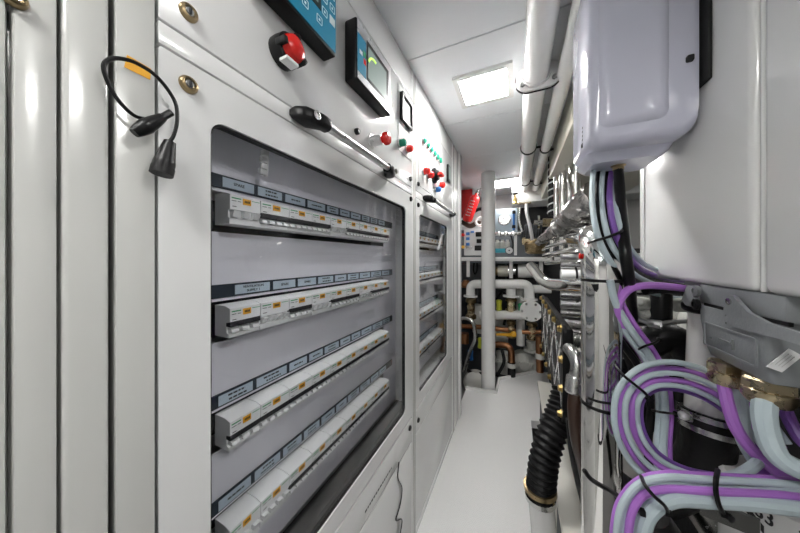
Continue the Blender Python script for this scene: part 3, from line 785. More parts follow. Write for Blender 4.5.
# C shaped coil
coil = [(778, 452, .50), (752, 418, .52), (722, 393, .53), (692, 379, .53), (664, 375, .53), (643, 381, .53), (629, 398, .53), (628, 425, .53), (638, 450, .52), (658, 470, .51), (690, 484, .50), (740, 492, .49)]
G3 = 'cables of the C shaped coil'
run(coil, [(13, .002, .0056, 'grey', 'outermost grey cable of the C shaped coil'), (7, .010, .0048, 'purple', 'outer purple cable of the C shaped coil'), (2, -.006, .0052, 'grey', 'second grey cable in from the outside of the C shaped coil'),
           (-4.5, .003, .0056, 'purple', 'thick purple cable in the middle of the C shaped coil'), (-10, -.003, .0048, 'grey', 'innermost grey cable of the C shaped coil'), (-14, .012, .0040, 'purpled', 'thin violet cable inside the C shaped coil')], 'coil', G3, .010)
# lower bundle
G4 = 'cables of the lower bundle'
lb = [(830, 500, .40), (790, 494, .405), (745, 491, .41), (705, 489, .42), (668, 487, .425), (645, 492, .43), (632, 507, .43), (627, 528, .43), (626, 560, .43)]
run(lb, [(13.5, .018, .0050, 'purple', 'outer purple cable at the left bend of the lower bundle'), (9.5, .004, .0054, 'grey', 'uppermost grey cable of the lower bundle'), (3.5, .006, .0046, 'grey', 'second grey cable from the top of the lower bundle'), (-2, -.006, .0056, 'purple', 'bold purple cable along the middle of the lower bundle'),
         (-8, .010, .0046, 'grey', 'thin grey cable under the bold purple one in the lower bundle')], 'low', G4, .008)
lb2 = [(830, 513, .385), (790, 508, .39), (745, 503, .40), (705, 501, .41), (675, 500, .415), (655, 509, .42), (645, 526, .42), (643, 560, .42)]
cable([P(*q) for q in lb2], .0102, 'grey', 'grey_cable', 'thickest grey cable, running along the bottom of the lower bundle', G4)
cable([P(768, 452, .47), P(757, 463, .46), P(740, 474, .45), P(715, 479, .44), P(680, 477, .44), P(650, 478, .445)], .008, 'grey', 'grey_cable', 'grey cable curving up out of the lower bundle to the glands', G4)
cable([P(772, 450, .48), P(766, 466, .47), P(755, 478, .455), P(735, 485, .445), P(705, 487, .44)], .0085, 'purple', 'purple_cable', 'purple cable curving up out of the lower bundle to the glands', G4)
# cables out of the glands
G5 = 'cables from the brass glands'
cable([g1 + V((-.008, 0, -.02)), P(728, 405, .50), P(736, 428, .485), P(752, 450, .47), P(775, 470, .45), P(815, 495, .42)], .0098, 'purple', 'purple_cable', 'purple cable leaving the far brass gland', G5)
cable([g1 + V((.010, 0, -.02)), P(740, 408, .51), P(742, 432, .50), P(750, 452, .49), P(768, 474, .47), P(800, 488, .45)], .012, 'grey', 'grey_cable', 'grey cable leaving the far brass gland beside the purple one', G5)
cable([g2 + V((0, 0, -.02)), P(764, 412, .43), P(769, 438, .42), P(782, 460, .405), P(820, 478, .39)], .0145, 'grey', 'grey_cable', 'thick pale grey cable leaving the near brass gland', G5)
cable([P(783, 405, .52), P(792, 425, .50), P(806, 445, .48), P(830, 455, .46)], .010, 'purpled', 'purple_cable', 'violet cable behind the thick grey one, at the right edge', G5)
# zip ties
def ztie(pts, r, label):
    b = MB(); b.tube([P(*q) for q in pts], r, 6, n=6); c = P(*pts[-1]); b.box(c.x - .004, c.x + .004, c.y - .004, c.y + .004, c.z - .005, c.z + .005, .001)
    o = b.build('cable_tie', 'black'); tag(o, label, 'cable tie', 'black cable ties'); return o
ztie([(588, 243, .63), (597, 240, .595), (608, 237, .588), (620, 232, .595), (625, 229, .62)], .0032, 'black tie around the loop under the white box')
ztie([(615, 365, .535), (622, 374, .515), (634, 384, .51), (645, 393, .515), (648, 398, .53)], .0028, 'black tie around the upper left of the C shaped coil')
ztie([(718, 470, .425), (716, 480, .400), (716, 492, .392), (719, 505, .39), (723, 513, .40)], .0034, 'black tie around the lower bundle, nearest the right')
ztie([(641, 476, .44), (645, 485, .405), (654, 496, .396), (664, 505, .395), (668, 512, .41)], .0028, 'black tie around the lower bundle at its left bend')
ztie([(652, 410, .595), (660, 412, .575), (668, 413, .575), (676, 414, .60)], .0026, 'black tie around the vertical strands behind the coil')
ztie([(637, 350, .61), (645, 346, .585), (654, 343, .585), (659, 340, .61)], .0026, 'black tie around the strands dropping from the loop')
ztie([(588, 398, .60), (600, 402, .585), (618, 404, .57), (630, 402, .545), (636, 398, .53)], .0032, 'black tie from the chrome pipe to the C shaped coil')
ztie([(584, 470, .56), (592, 480, .555), (612, 492, .52), (630, 505, .45), (642, 512, .42)], .0048, 'long black strap from the hose to the lower bundle')

# ================================================================== CHROME PIPE AND NEIGHBOURS
cp = P(601, 400, .64)
t = thing('chrome_pipe', 'thick polished chrome pipe standing upright beside the walkway, bent over at the top', 'pipe', (cp.x, cp.y, -.30))
tz = 1.315
pth = [V((cp.x, cp.y, -.30)), V((cp.x, cp.y, tz)), V((cp.x + .02, cp.y + .36, tz + .03))]
MB().tube(bend_path(pth, .10, 10), .0415, 32, smooth=False).build('pipe', 'chrome', t)
b = MB(); clamp_band(b, (cp.x, cp.y, 1.215), (0, 0, 1), .0417, .007, .002); b.build('pipe_band', 'black', t)
b = MB(); clamp_band(b, (cp.x, cp.y, .905), (0, 0, 1), .0417, .007, .002); b.build('pipe_band', 'black', t)
b = MB(); c = OY(592, 255, cp.y - .03); b.sphere((cp.x - .043, cp.y + .005, 1.275), .008, (.4, 1, 1), 10); b.build('red_dot', 'red', t)
# horizontal chrome branch
b = MB(); b.tube(bend_path([P(531, 266, 1.30), P(545, 284, 1.12), P(570, 285.5, .92), P(594, 286.5, .70)], .08, 8), .0235, 20, smooth=False)
tag(b.build('chrome_branch_pipe', 'chrome'), 'thin horizontal chrome pipe joining the thick chrome pipe', 'pipe')

# heat exchanger end plate with gold bolts
t = thing('heat_exchanger', 'black plate heat exchanger with pale lattice ribs and gold bolts beside the walkway', 'heat exchanger', (.18, 1.55, .66))
X0 = .155
MB().box(X0 + .012, X0 + .038, 1.14, 2.04, .66, 1.00, .006).build('plate_pack', 'black', t)
o = [(X0, y, z) for y, z in rrect(.93, .37, .03, 5, 1.58, .83)]; i = [(X0, y, z) for y, z in rrect(.86, .30, .02, 5, 1.58, .83)]
MB().ring(o, i, (.0125, 0, 0)).build('frame_plate', 'rubber', t)
MB().box(X0 + .006, X0 + .0115, 1.15, 2.01, .68, .98).build('back_sheet', 'engine', t)
b = MB()
for k in range(4):
    y = 1.16 + k * .21
    b.tube([(X0 + .004, y, .69), (X0 + .004, y + .21, .975)], .005, 6, smooth=False)
    b.tube([(X0 + .004, y + .21, .69), (X0 + .004, y, .975)], .005, 6, smooth=False)
for z in (.76, .905): b.tube([(X0 + .004, 1.16, z), (X0 + .004, 2.0, z)], .0045, 6, smooth=False)
b.build('lattice_ribs', 'steel', t)
for k in range(6):
    for z in (.665, .995):
        y = 1.16 + k * .168
        b = MB(); b.lathe((X0, y, z), (-1, 0, 0), [(.016, 0), (.016, .003), (.012, .004), (.012, .012), (.006, .014)], 6); b.build('bolt', 'gold', t)
for z in (.775, .885):
    b = MB(); b.lathe((X0, 1.135, z), (-1, 0, 0), [(.016, 0), (.016, .003), (.012, .004), (.012, .012), (.006, .014)], 6); b.build('bolt', 'gold', t)

# steel elbow with brown hose
b = MB()
e0, e1, e2, e3 = P(568, 348, .80), P(573, 354, .77), P(577, 365, .75), P(575, 380, .745)
t = thing('elbow_hose', 'dark brown hose with a steel elbow fitting in front of the chrome pipe', 'hose', P(592, 520, .70))
MB().tube([e0, e1, e2, e3], .017, 16).build('elbow', 'steel', t)
b = MB(); b.lathe(e3 + V((0, 0, .012)), (e3 - e2) + V((0, 0, -.01)), [(.020, 0), (.022, .004), (.022, .045), (.018, .05)], 18); b.build('ferrule', 'brass2' if 'brass2' in M else 'steel', t)
MB().tube([P(575, 392, .74), P(574, 410, .73), P(577, 440, .73), P(584, 468, .735), P(590, 500, .74), P(592, 540, .74)], .0165, 14).build('hose', 'brown', t)
b = MB(); b.lathe(P(577, 352, .78), (1, .2, 0), [(.012, 0), (.012, .02), (.008, .02)], 6); b.build('hex_nut', 'steel', t)
# second black hose behind
b = MB(); b.tube([P(574, 420, .84), P(577, 450, .82), P(583, 480, .81), P(590, 510, .81), P(592, 545, .81)], .024, 14)
tag(b.build('black_hose', 'rubber'), 'plain black hose between the corrugated hose and the chrome pipe', 'hose')

# corrugated hose, clamp, white hose
t = thing('corrugated_hose', 'black corrugated hose clamped to a white hose at the edge of the walkway', 'hose', P(540, 540, .98))
path = smooth_path([P(566, 392, 1.06), P(560, 412, 1.03), P(551, 435, 1.0), P(544, 460, .985), P(541, 485, .98), P(540, 500, .98)], 14)
N_ = len(path)
MB().tube(path, lambda u: .058 + .005 * math.sin(u * 2 * PI * 22), 22, smooth=False).build('hose', 'rubber', t) if False else None
fine = smooth_path([P(566, 392, 1.06), P(560, 412, 1.03), P(551, 435, 1.0), P(544, 460, .985), P(541, 485, .98), P(540, 500, .98)], 34)
MB().tube(fine, lambda u: .0485 + .0042 * math.sin(u * 2 * PI * 21), 22, smooth=False).build('corrugated_sleeve', 'rubber', t)
wa, wb = P(540, 490, .98), P(545, 545, .975)
MB().tube([wa, wa.lerp(wb, .5), wb], .044, 24).build('white_hose', 'wpipe', t)
b = MB(); clamp_band(b, P(540.3, 497, .98), wb - wa, .0495, .018, .004); cl = b.build('hose_clamp', 'steel', t)
b = MB(); clamp_band(b, P(540, 488, .98), wb - wa, .0535, .016, .004); b.build('hose_clamp', 'bronze', t)
c = P(551, 502, .95); MB().box(c.x - .012, c.x + .012, c.y - .01, c.y + .01, c.z - .018, c.z + .012, .004).build('clamp_screw', 'bronze', cl)

# engine bed beside the walkway
t = thing('engine_bed', 'low cream steel bed with dark openings behind the corrugated hose', 'engine bed', (.3, 1.5, -.30))
MB().box(.16, .36, 1.02, 2.22, -.30, .30, .008).build('beam', 'bed', t)
for (y, z0, z1) in ((1.10, .02, .2), (1.42, .05, .2), (1.72, .06, .22), (2.0, .06, .22)):
    o = MB().box(.156, .162, y, y + .18, z0, z1).build('opening', 'dark', t)
MB().box(.142, .37, 1.0, 2.23, .30, .325, .004).build('top_flange', 'bed', t)

# ================================================================== FAR END OF THE PASSAGE
def B(px, py, Y=3.0): return OY(px, py, Y)
def solo(mb, name, m, label, cat, group=None): return tag(mb.build(name, m), label, cat, group)
def bx(mb, p, q, y0, y1, bev=.003):
    """box between two picture corners on the plane y0, going back to y1"""
    a, c = B(*p, y0), B(*q, y0); return mb.box(min(a.x, c.x), max(a.x, c.x), y0, y1, min(a.z, c.z), max(a.z, c.z), bev)
PX, PY = -.256, 2.63
b = MB(); b.cyl((PX, PY, -.06), (PX, PY, ZC), .0645, 36); solo(b, 'support_post', 'wpipe', 'round white post from floor to ceiling at the far end of the walkway', 'post')
t = thing('equipment_shelf', 'long white shelf at eye height behind the white post', 'shelf', (-.15, 3.2, 1.235))
b = MB(); b.box(-.62, .42, 2.98, 3.55, 1.252, 1.272, .002); b.build('board', 'white', t)
b = MB(); b.box(-.62, .42, 2.965, 2.979, 1.236, 1.280, .002); b.build('front_lip', 'white', t)
for px in (468, 511, 541):
    b = MB(); p = B(px, 268, 3.02); b.box(p.x - .018, p.x + .018, 3.02, 3.05, 1.05, 1.250, .002); b.build('bracket', 'white', t)
# dark rack behind
t = thing('equipment_rack', 'tall dark steel cabinet against the back wall behind the dials and pumps', 'rack', (-.1, 3.62, -.30))
MB().box(-.88, .62, 3.60, 3.72, -.30, 1.66, .005).build('carcass', 'greyd', t)
for k in range(4): MB().box(-.84 + k * .36, -.50 + k * .36, 3.590, 3.602, .35, 1.2, .004).build('door', 'engine', t)
# red extinguisher and its dark red backing
b = MB(); bx(b, (461, 190), (472, 217), 3.2, 3.24); solo(b, 'red_bracket_board', 'darkred', 'dark red board behind the tilted red extinguisher', 'board')
t = thing('fire_extinguisher', 'small bright red tilted fire extinguisher with white lettering beside the white post', 'extinguisher', B(467, 222, 3.05))
a, c = B(466.5, 222, 3.05), B(476.5, 194, 3.05); ax = (c - a)
L_ = ax.length
MB().lathe(a, ax, [(.02, 0), (.048, .012), (.056, .03), (.056, L_ - .06), (.045, L_ - .03), (.02, L_ - .012), (.016, L_)], 24).build('cylinder', 'redp', t)
MB().lathe(c, ax, [(.016, 0), (.022, .004), (.022, .02), (.012, .03), (.010, .05)], 14).build('valve', 'steel', t)
b = MB(); e = c + ax.normalized() * .04
b.tube([e, e + V((.05, -.02, .02)), e + V((.09, -.03, .0))], .008, 8); b.build('lever', 'steel', t)
b = MB(); n_ = ax.normalized(); side = n_.cross(V((0, 1, 0))).normalized()
for k in range(6):
    q = a.lerp(c, .22 + k * .1) + V((0, -.0545, 0)); 
    for j in (-1, 0, 1):
        w = random.uniform(.004, .008); p = q + side * (j * .018)
        b.prism([p - side * w * .9 + n_ * -.005, p + side * w * .9 + n_ * -.005, p + side * w * .9 + n_ * .005, p - side * w * .9 + n_ * .005], (0, -.003, 0))
b.build('lettering', 'wink', t)
# control box
t = thing('control_box', 'pale grey control box with blue labels and black sockets left of the post', 'control box', B(476, 256, 3.06))
b = MB(); bx(b, (464, 229.5), (489, 255.3), 3.06, 3.3, .006); b.build('enclosure', 'conn2' if 'conn2' in M else 'wall', t)
for k, py in enumerate((233.5, 238.5, 244)):
    b = MB(); bx(b, (466, py - 1.2), (469.5, py + 1.6), 3.052, 3.062, .001); b.build('blue_label', 'blue', t)
b = MB(); bx(b, (470.5, 231), (474, 232.8), 3.052, 3.062, .001); b.build('blue_label', 'blue', t)
for (x0, x1, y0, y1) in ((475.5, 482, 232, 236.5), (476.5, 481.5, 239, 243), (474.5, 482.5, 245.5, 250.5)):
    b = MB(); bx(b, (x0, y0), (x1, y1), 3.045, 3.062, .004); b.build('socket', 'black', t)
b = MB(); bx(b, (466, 246.5), (472, 248.5), 3.054, 3.061, .001); b.build('switch_row', 'steel', t)
for py, m, lb in ((235, 'red', 'tiny red plug at the left edge of the control box'), (247, 'yel', 'tiny yellow plug at the left edge of the control box')):
    b = MB(); b.lathe(B(463, py, 3.04), (0, -1, 0), [(.018, -.03), (.018, .02), (.012, .025)], 12); solo(b, 'cable_plug', m, lb, 'plug')
b = MB(); b.torus(B(480, 221.5, 3.12), (0.2, -1, 0), .048, .016, 20, 8); solo(b, 'white_hose_ring', 'wpipe', 'small white hose ring above the control box left of the post', 'hose')
b = MB(); b.tube([B(462, 222, 3.3), B(470, 226, 3.25), B(478, 223, 3.25), B(488, 226, 3.25)], .03, 10); solo(b, 'dark_hose', 'brown', 'dark hose lying across the top of the control box', 'hose')
b = MB(); b.tube([B(470, 214, 3.4), B(480, 209, 3.35), B(490, 212, 3.35)], .022, 10); solo(b, 'dark_hose', 'rubber', 'black hose above the white hose ring', 'hose')
# dial panel
t = thing('gauge_panel', 'pale blue panel with a round dial right of the white post', 'gauge panel', B(506, 232, 3.05))
b = MB(); bx(b, (494, 209.5), (517.5, 231.5), 3.05, 3.09, .004); b.build('panel', 'plate', t)
c = B(504.5, 219.5, 3.05)
MB().lathe(c, (0, -1, 0), [(.066, 0), (.066, .014), (.058, .018), (.056, .012)], 28).build('bezel', 'steel', t)
MB().lathe(c + V((0, -.006, 0)), (0, -1, 0), [(.054, 0), (.054, .004)], 28).build('dial', 'wink', t)
b = MB()
for k in range(9):
    a_ = math.radians(-40 + k * 32.5); p = c + V((math.cos(a_) * .043, -.011, math.sin(a_) * .043)); b.sphere(p, .0042, (1, .3, 1), 6)
b.tube([c + V((0, -.012, 0)), c + V((-.026, -.012, .028))], .003, 6, smooth=False); b.build('dial_markings', 'ink', t)
b = MB(); p = B(513.8, 219, 3.04); b.cyl((p.x, 3.035, B(513.8, 230, 3.04).z), (p.x, 3.035, B(513.8, 211, 3.04).z), .011, 12); g_ = b.build('flow_tube', 'blue', t)
for py in (211.5, 226): MB().lathe(B(513.8, py, 3.035), (0, 0, -1), [(.015, -.01), (.018, .0), (.018, .02), (.014, .025)], 12).build('tube_end', 'black', g_)
b = MB(); b.tube([B(494, 234, 3.05), B(508, 234, 3.03), B(521, 233, 3.05)], .017, 10); solo(b, 'steel_pipe', 'steel', 'thin steel pipe directly under the panel with the dial', 'pipe')
for px in (499, 506, 513):
    b = MB(); b.lathe(B(px, 234, 3.03), (0, -1, 0), [(.02, -.02), (.026, 0), (.026, .02), (.014, .03)], 10); solo(b, 'pipe_union', 'steel', '%s steel union from the left on the pipe under the dial panel' % ORD[(px - 499) // 7], 'union', 'steel unions under the dial panel')
t = thing('filter_set', 'three small white filter bottles on a teal base right of the white post', 'filter', B(502.5, 253, 3.1))
for k, px in enumerate((497.5, 502.5, 507.5)):
    p = B(px, 249, 3.1); MB().lathe(p, (0, 0, 1), [(.022, 0), (.026, .01), (.026, .075), (.014, .085), (.014, .105)], 16).build('bottle', 'enginew', t)
b = MB(); bx(b, (495, 248.5), (510, 252.5), 3.07, 3.15); b.build('base', 'teal', t)
t = thing('pressure_gauge', 'little round white gauge standing on the shelf below the filter bottles', 'gauge', B(509.3, 254, 3.03))
c = B(509.3, 250.5, 3.03); MB().lathe(c, (0, -1, 0), [(.036, -.03), (.042, -.02), (.042, .012), (.036, .016)], 24).build('case', 'black', t)
MB().lathe(c + V((0, -.013, 0)), (0, -1, 0), [(.036, 0), (.036, .005)], 24).build('dial', 'wink', t)
MB().sphere(c + V((0, -.018, 0)), .008, (1, .4, 1), 8).build('hub', 'ink', t)
b = MB(); bx(b, (514, 232.5), (517, 255.3), 3.04, 3.07, .002); solo(b, 'upright_bracket', 'wall', 'slim grey upright under the right edge of the dial panel', 'bracket')
b = MB(); b.tube([B(511, 236, 3.08), B(513, 245, 3.06), B(511, 254, 3.08)], .009, 8); solo(b, 'thin_hose', 'black', 'thin black hose hanging beside the filter bottles', 'hose')
# brass valve above, grey drain tube, strainer, motor
t = thing('brass_valve', 'small brass valve below the ceiling header, right of the dial panel', 'valve', B(515, 203, 3.05))
MB().lathe(B(515, 204, 3.05), (0, 0, 1), [(.02, 0), (.028, .01), (.02, .03), (.02, .06), (.012, .065), (.012, .10)], 12).build('body', 'gold', t)
MB().tube([B(513, 203, 3.05), B(524, 203.5, 3.05), B(531, 202.5, 3.05)], .013, 10).build('side_pipe', 'brass', t)
MB().lathe(B(515, 195, 3.05), (0, 0, 1), [(.012, 0), (.03, .005), (.03, .02), (.012, .025)], 10).build('knob', 'black', t)
b = MB(); b.tube([B(526.5, 204, 3.0), B(527, 214, 2.98), B(530, 226, 2.96), B(532.5, 240, 2.98)], .017, 12); solo(b, 'drain_tube', 'wall', 'pale grey tube dropping to the brass strainer', 'tube')
b = MB(); b.tube([B(520, 207, 3.1), B(519, 220, 3.1), B(522, 232, 3.1)], .014, 10); b.tube([B(517.5, 207, 3.1), B(517, 226, 3.1)], .012, 10); solo(b, 'steel_pipe', 'steel', 'short steel pipe between the dial panel and the drain tube', 'pipe')
t = thing('strainer', 'brass bowl strainer on the shelf under the pale grey tube', 'strainer', B(536, 254, 3.05))
p = B(535, 254, 3.06); MB().lathe(p, (0, 0, 1), [(.07, 0), (.095, .02), (.10, .085), (.106, .09), (.106, .105), (.05, .13), (.03, .15)], 24).build('bowl', 'bronze', t)
MB().tube([B(522, 241, 3.06), B(548, 241, 3.06)], .026, 12, smooth=False).build('port_pipe', 'brass', t)
for px in (524, 545): MB().lathe(B(px, 241, 3.06), (1, 0, 0), [(.03, -.015), (.04, -.015), (.04, .015), (.03, .015)], 8).build('union_nut', 'brass', t)
t = thing('electric_motor', 'black finned motor behind the brass strainer', 'motor', B(534, 238, 3.35))
a, c = B(524, 232, 3.35), B(543, 232, 3.35)
MB().tube([a, c], lambda u: .085, 24, smooth=False).build('housing', 'engine', t)
for k in range(7):
    q = a.lerp(c, .1 + k * .13); MB().lathe(q, c - a, [(.086, -.006), (.10, -.006), (.10, .006), (.086, .006)], 24).build('fin', 'greyd', t)
t = thing('flanged_valve', 'steel valve with a flange above the brass strainer', 'valve', B(543, 224, 3.1))
MB().tube([B(534, 222.5, 3.1), B(562, 222.5, 3.1)], .026, 14, smooth=False).build('pipe', 'steel', t)
MB().lathe(B(539.5, 222.5, 3.1), (1, 0, 0), [(.03, -.02), (.075, -.02), (.075, 0), (.03, 0)], 20).build('flange', 'chrome', t)
for px in (545, 550): MB().lathe(B(px, 222.5, 3.1), (1, 0, 0), [(.03, -.022), (.046, -.022), (.046, .022), (.03, .022)], 8).build('union_nut', 'brass', t)
b = MB(); bx(b, (517, 205), (556, 229), 3.46, 3.58, .01); solo(b, 'dark_equipment_box', 'engine', 'dark box under the white header at the far end, behind the drain tube', 'box')
# under the shelf
b = MB(); bx(b, (461, 264), (489, 282), 3.42, 3.58, .01); solo(b, 'dark_tank', 'greyd', 'dark grey tank under the shelf left of the post', 'tank')
b = MB(); b.tube([B(474, 263, 3.36), B(473.5, 270, 3.34), B(475, 274, 3.34), B(477, 270, 3.34), B(477, 263, 3.36)], .011, 8); solo(b, 'black_hose', 'black', 'small black hose loop hanging under the shelf left of the post', 'hose')
t = thing('circulation_pump', 'horizontal pump with cream motor and white barrel under the shelf', 'pump', B(518, 280, 3.15))
MB().tube([B(498, 271, 3.15), B(508, 271, 3.15)], .062, 20, smooth=False).build('motor', 'cream', t)
MB().tube([B(508, 271, 3.15), B(517, 271, 3.15)], .05, 20, smooth=False).build('coupling', 'steel', t)
MB().tube([B(516.5, 271, 3.15), B(538, 271, 3.15)], .075, 24, smooth=False).build('barrel', 'wpipe', t)
MB().tube([B(515.5, 271, 3.15), B(518, 271, 3.15)], .082, 24, smooth=False).build('black_band', 'black', t)
MB().lathe(B(496, 271, 3.15), (1, 0, 0), [(.03, -.03), (.05, -.02), (.05, .02)], 14).build('end_cap', 'bronze', t)

def flange(mb, c, ax, r, th=.018):
    return mb.lathe(V(c) - V(ax).normalized() * th / 2, ax, [(r * .5, 0), (r, 0), (r, th), (r * .5, th)], 22)
t = thing('white_bend_pipe', 'upper fat white pipe bent down at both ends behind the post', 'pipe', B(500, 300, 3.02))
q = [B(470.5, 296, 3.02), B(470.5, 284, 3.02), B(529, 284, 3.02), B(529.5, 299, 3.02)]
MB().tube(bend_path(q, .11, 10), .050, 22, smooth=False).build('pipe', 'wpipe', t)
for p in (q[0], q[3]): b = MB(); flange(b, p, (0, 0, 1), .078); b.build('flange', 'wpipe', t)
t = thing('white_bend_pipe', 'lower fat white pipe ending in a big bolted flange right of the post', 'pipe', B(510, 322, 3.0))
q = [B(480, 315, 3.05), B(527, 315, 3.02), B(531, 312, 2.94)]
MB().tube(bend_path(q, .06, 8), .050, 22, smooth=False).build('pipe', 'wpipe', t)
fc = B(531, 311, 2.92); b = MB(); flange(b, fc, (0, 1, 0), .105, .03); fl_ = b.build('flange', 'wpipe', t)
for k in range(6):
    a_ = k * PI / 3; MB().lathe(fc + V((math.cos(a_) * .082, -.014, math.sin(a_) * .082)), (0, -1, 0), [(.013, 0), (.013, .012)], 6).build('bolt', 'steel', fl_)
b = MB(); b.tube([B(529, 289, 3.1), B(551, 289, 3.1)], .046, 20, smooth=False); solo(b, 'white_pipe', 'wpipe', 'short white pipe running right from the upper fat white pipe', 'pipe')
b = MB(); b.cyl(B(511, 284, 3.06), B(511, 296, 3.06), .05, 20); flange(b, B(511, 296, 3.06), (0, 0, 1), .085); solo(b, 'white_pipe', 'wpipe', 'short white stub hanging under the upper fat white pipe', 'pipe')
b = MB(); b.cyl(B(520.5, 288, 3.2), B(520.5, 345, 3.2), .045, 20); solo(b, 'white_pipe', 'wpipe', 'upright white pipe between the two brass valves right of the post', 'pipe')
def stack(px, py0, py1, Y, r, label, m='brass'):
    t = thing('brass_valve', label, 'valve', B(px, py1, Y), 'brass valves behind the post')
    a, c = B(px, py1, Y), B(px, py0, Y); H = (c - a).length
    MB().lathe(a, (0, 0, 1), [(r * .7, 0), (r, .01), (r, H * .2), (r * .65, H * .25), (r * .75, H * .45), (r * .75, H * .55), (r * .65, H * .75), (r, H * .8), (r, H - .01), (r * .7, H)], 12).build('body', 'bronze', t)
    for f_ in (.3, .62): MB().lathe(a.lerp(c, f_) + V((0, -r * .5, 0)), (0, -1, 0), [(r * .62, 0), (r * .62, .03), (r * .45, .045), (r * .2, .045)], 14).build('bonnet', m, t)
    return t
stack(471, 298, 319, 3.03, .06, 'tall brass valve left of the post under the bent white pipe')
stack(511, 298, 312, 3.06, .06, 'brass valve right of the post, under the white stub')
stack(530, 300, 309, 3.05, .055, 'short brass valve hidden behind the bolted flange')
stack(511, 320, 338, 3.1, .05, 'brass valve right of the post, just behind the orange lever')
stack(532, 322, 340, 3.08, .055, 'dark bronze valve under the bolted flange')
b = MB(); b.tube([B(458, 326, 3.1), B(480, 327, 3.08), B(500, 329, 3.08), B(515, 331, 3.1)], .028, 14); solo(b, 'copper_pipe', 'copper', 'horizontal copper pipe crossing behind the post', 'pipe')
b = MB(); b.tube([B(522, 332, 3.04), B(546, 332, 3.04)], .024, 12, smooth=False); solo(b, 'copper_pipe', 'copper', 'short copper pipe right of the orange lever', 'pipe')
t = thing('valve_lever', 'orange valve lever pointing left beside the post', 'lever', B(506, 338, 2.97))
MB().prism([B(496, 333.6, 2.97), B(510, 333.4, 2.97), B(516, 332, 2.97), B(516.5, 336.5, 2.97), B(510, 336.5, 2.97), B(496, 335.6, 2.97)], (0, .014, 0)).build('handle', 'yel', t)
MB().lathe(B(513.5, 334.3, 2.975), (0, -1, 0), [(.03, -.02), (.03, .01), (.018, .016), (.016, .028)], 8).build('hub_nut', 'yel', t)
t = thing('copper_elbow', 'fat copper elbow turning down into a clamped hose right of the post', 'pipe', B(508, 372, 2.98))
MB().tube(bend_path([B(490, 344.5, 3.02), B(511.5, 345, 2.98), B(511.5, 364, 2.98)], .12, 10), .034, 18, smooth=False).build('pipe', 'copper', t)
MB().cyl(B(511.5, 362, 2.98), B(511.5, 376, 2.98), .04, 18).build('rubber_hose', 'rubber', t)
b = MB(); clamp_band(b, B(511.5, 365, 2.98), (0, 0, 1), .041, .045, .005); b.build('hose_clamp', 'enginew', t)
t = thing('copper_riser', 'upright copper pipe beside the black lattice plate', 'pipe', B(540, 372, 2.75))
MB().cyl(B(540, 372, 2.78), B(539, 336, 2.78), .032, 16).build('pipe', 'copper', t)
b = MB(); clamp_band(b, B(540, 356, 2.78), (0, 0, 1), .033, .05, .006); b.build('hose_clamp', 'enginew', t)
t = thing('white_pump', 'white cast pump with round flange low down right of the post', 'pump', B(522, 380, 3.05))
c = B(524, 364, 3.32)
MB().lathe(c + V((0, .12, 0)), (0, -1, 0), [(.09, 0), (.15, .03), (.16, .10), (.14, .15), (.07, .18), (.05, .20)], 24).build('volute', 'enginew', t)
b = MB(); flange(b, B(532, 350, 3.25), (0, 0, 1), .085, .025); b.cyl(B(532, 352, 3.25), B(531, 341, 3.25), .05, 18); b.build('outlet', 'enginew', t)
for k in range(5): MB().tube([c + V((-.09 + k * .045, -.065, -.07)), c + V((-.05 + k * .045, -.075, .05))], .009, 6, smooth=False).build('casting_fin', 'enginew', t)
t = thing('white_pump', 'white cast pump partly hidden left behind the post, near the floor', 'pump', B(477, 388, 3.05))
MB().lathe(B(477, 380, 3.14), (0, -1, 0), [(.10, 0), (.14, .03), (.14, .11), (.10, .15), (.05, .16)], 24).build('volute', 'enginew', t)
b = MB(); b.cyl(B(503, 372, 3.2), B(503, 352, 3.2), .075, 22); flange(b, B(503, 360, 3.2), (0, 0, 1), .11, .02); solo(b, 'white_filter_housing', 'enginew', 'white filter housing behind the copper elbow', 'filter')
b = MB(); b.tube([B(458, 319, 2.95), B(467, 318.5, 2.92), B(473.5, 324, 2.9), B(475, 338, 2.9), B(470, 352, 2.92), B(464, 372, 2.94)], .021, 12); solo(b, 'grey_braided_hose', 'steel', 'grey braided hose arching left of the post', 'hose')
b = MB(); b.cyl(B(464.5, 343, 3.0), B(464.5, 333, 3.0), .05, 18); solo(b, 'bronze_cap', 'copper', 'bronze capped fitting at the end of the white end panel', 'fitting')
b = MB(); b.lathe(B(466, 285, 3.1), (0, 0, 1), [(.05, -.03), (.07, 0), (.05, .03), (.03, .06)], 12); solo(b, 'copper_fitting', 'copper', 'copper fitting under the shelf at the far left', 'fitting')
for (px, py, m, lb) in ((499, 305, 'yel2', 'yellow and green valve grip right of the post'), (480.5, 343, 'yel2', 'yellow and green valve grip left of the post'), (470.5, 355, 'blue', 'small blue valve grip left of the post, near the floor'), (521, 309, 'gink', 'green valve grip between the brass valves')):
    if m == 'yel2' and m not in M: M['yel2'] = mat('lime_plastic', (.5, .55, .05), .4, noise=.06)
    b = MB(); b.lathe(B(px, py, 3.04), (0, 0, 1), [(.02, -.06), (.032, -.05), (.026, 0), (.032, .05), (.02, .06)], 10); solo(b, 'valve_grip', m, lb, 'valve grip')
b = MB(); bx(b, (472, 305), (486, 335), 3.25, 3.4, .02); solo(b, 'white_filter_housing', 'enginew', 'white box shaped housing behind the tall brass valve', 'filter')
b = MB(); bx(b, (492, 318), (508, 350), 3.3, 3.42, .02); solo(b, 'white_filter_housing', 'enginew', 'white box shaped housing right of the post behind the copper pipes', 'filter')
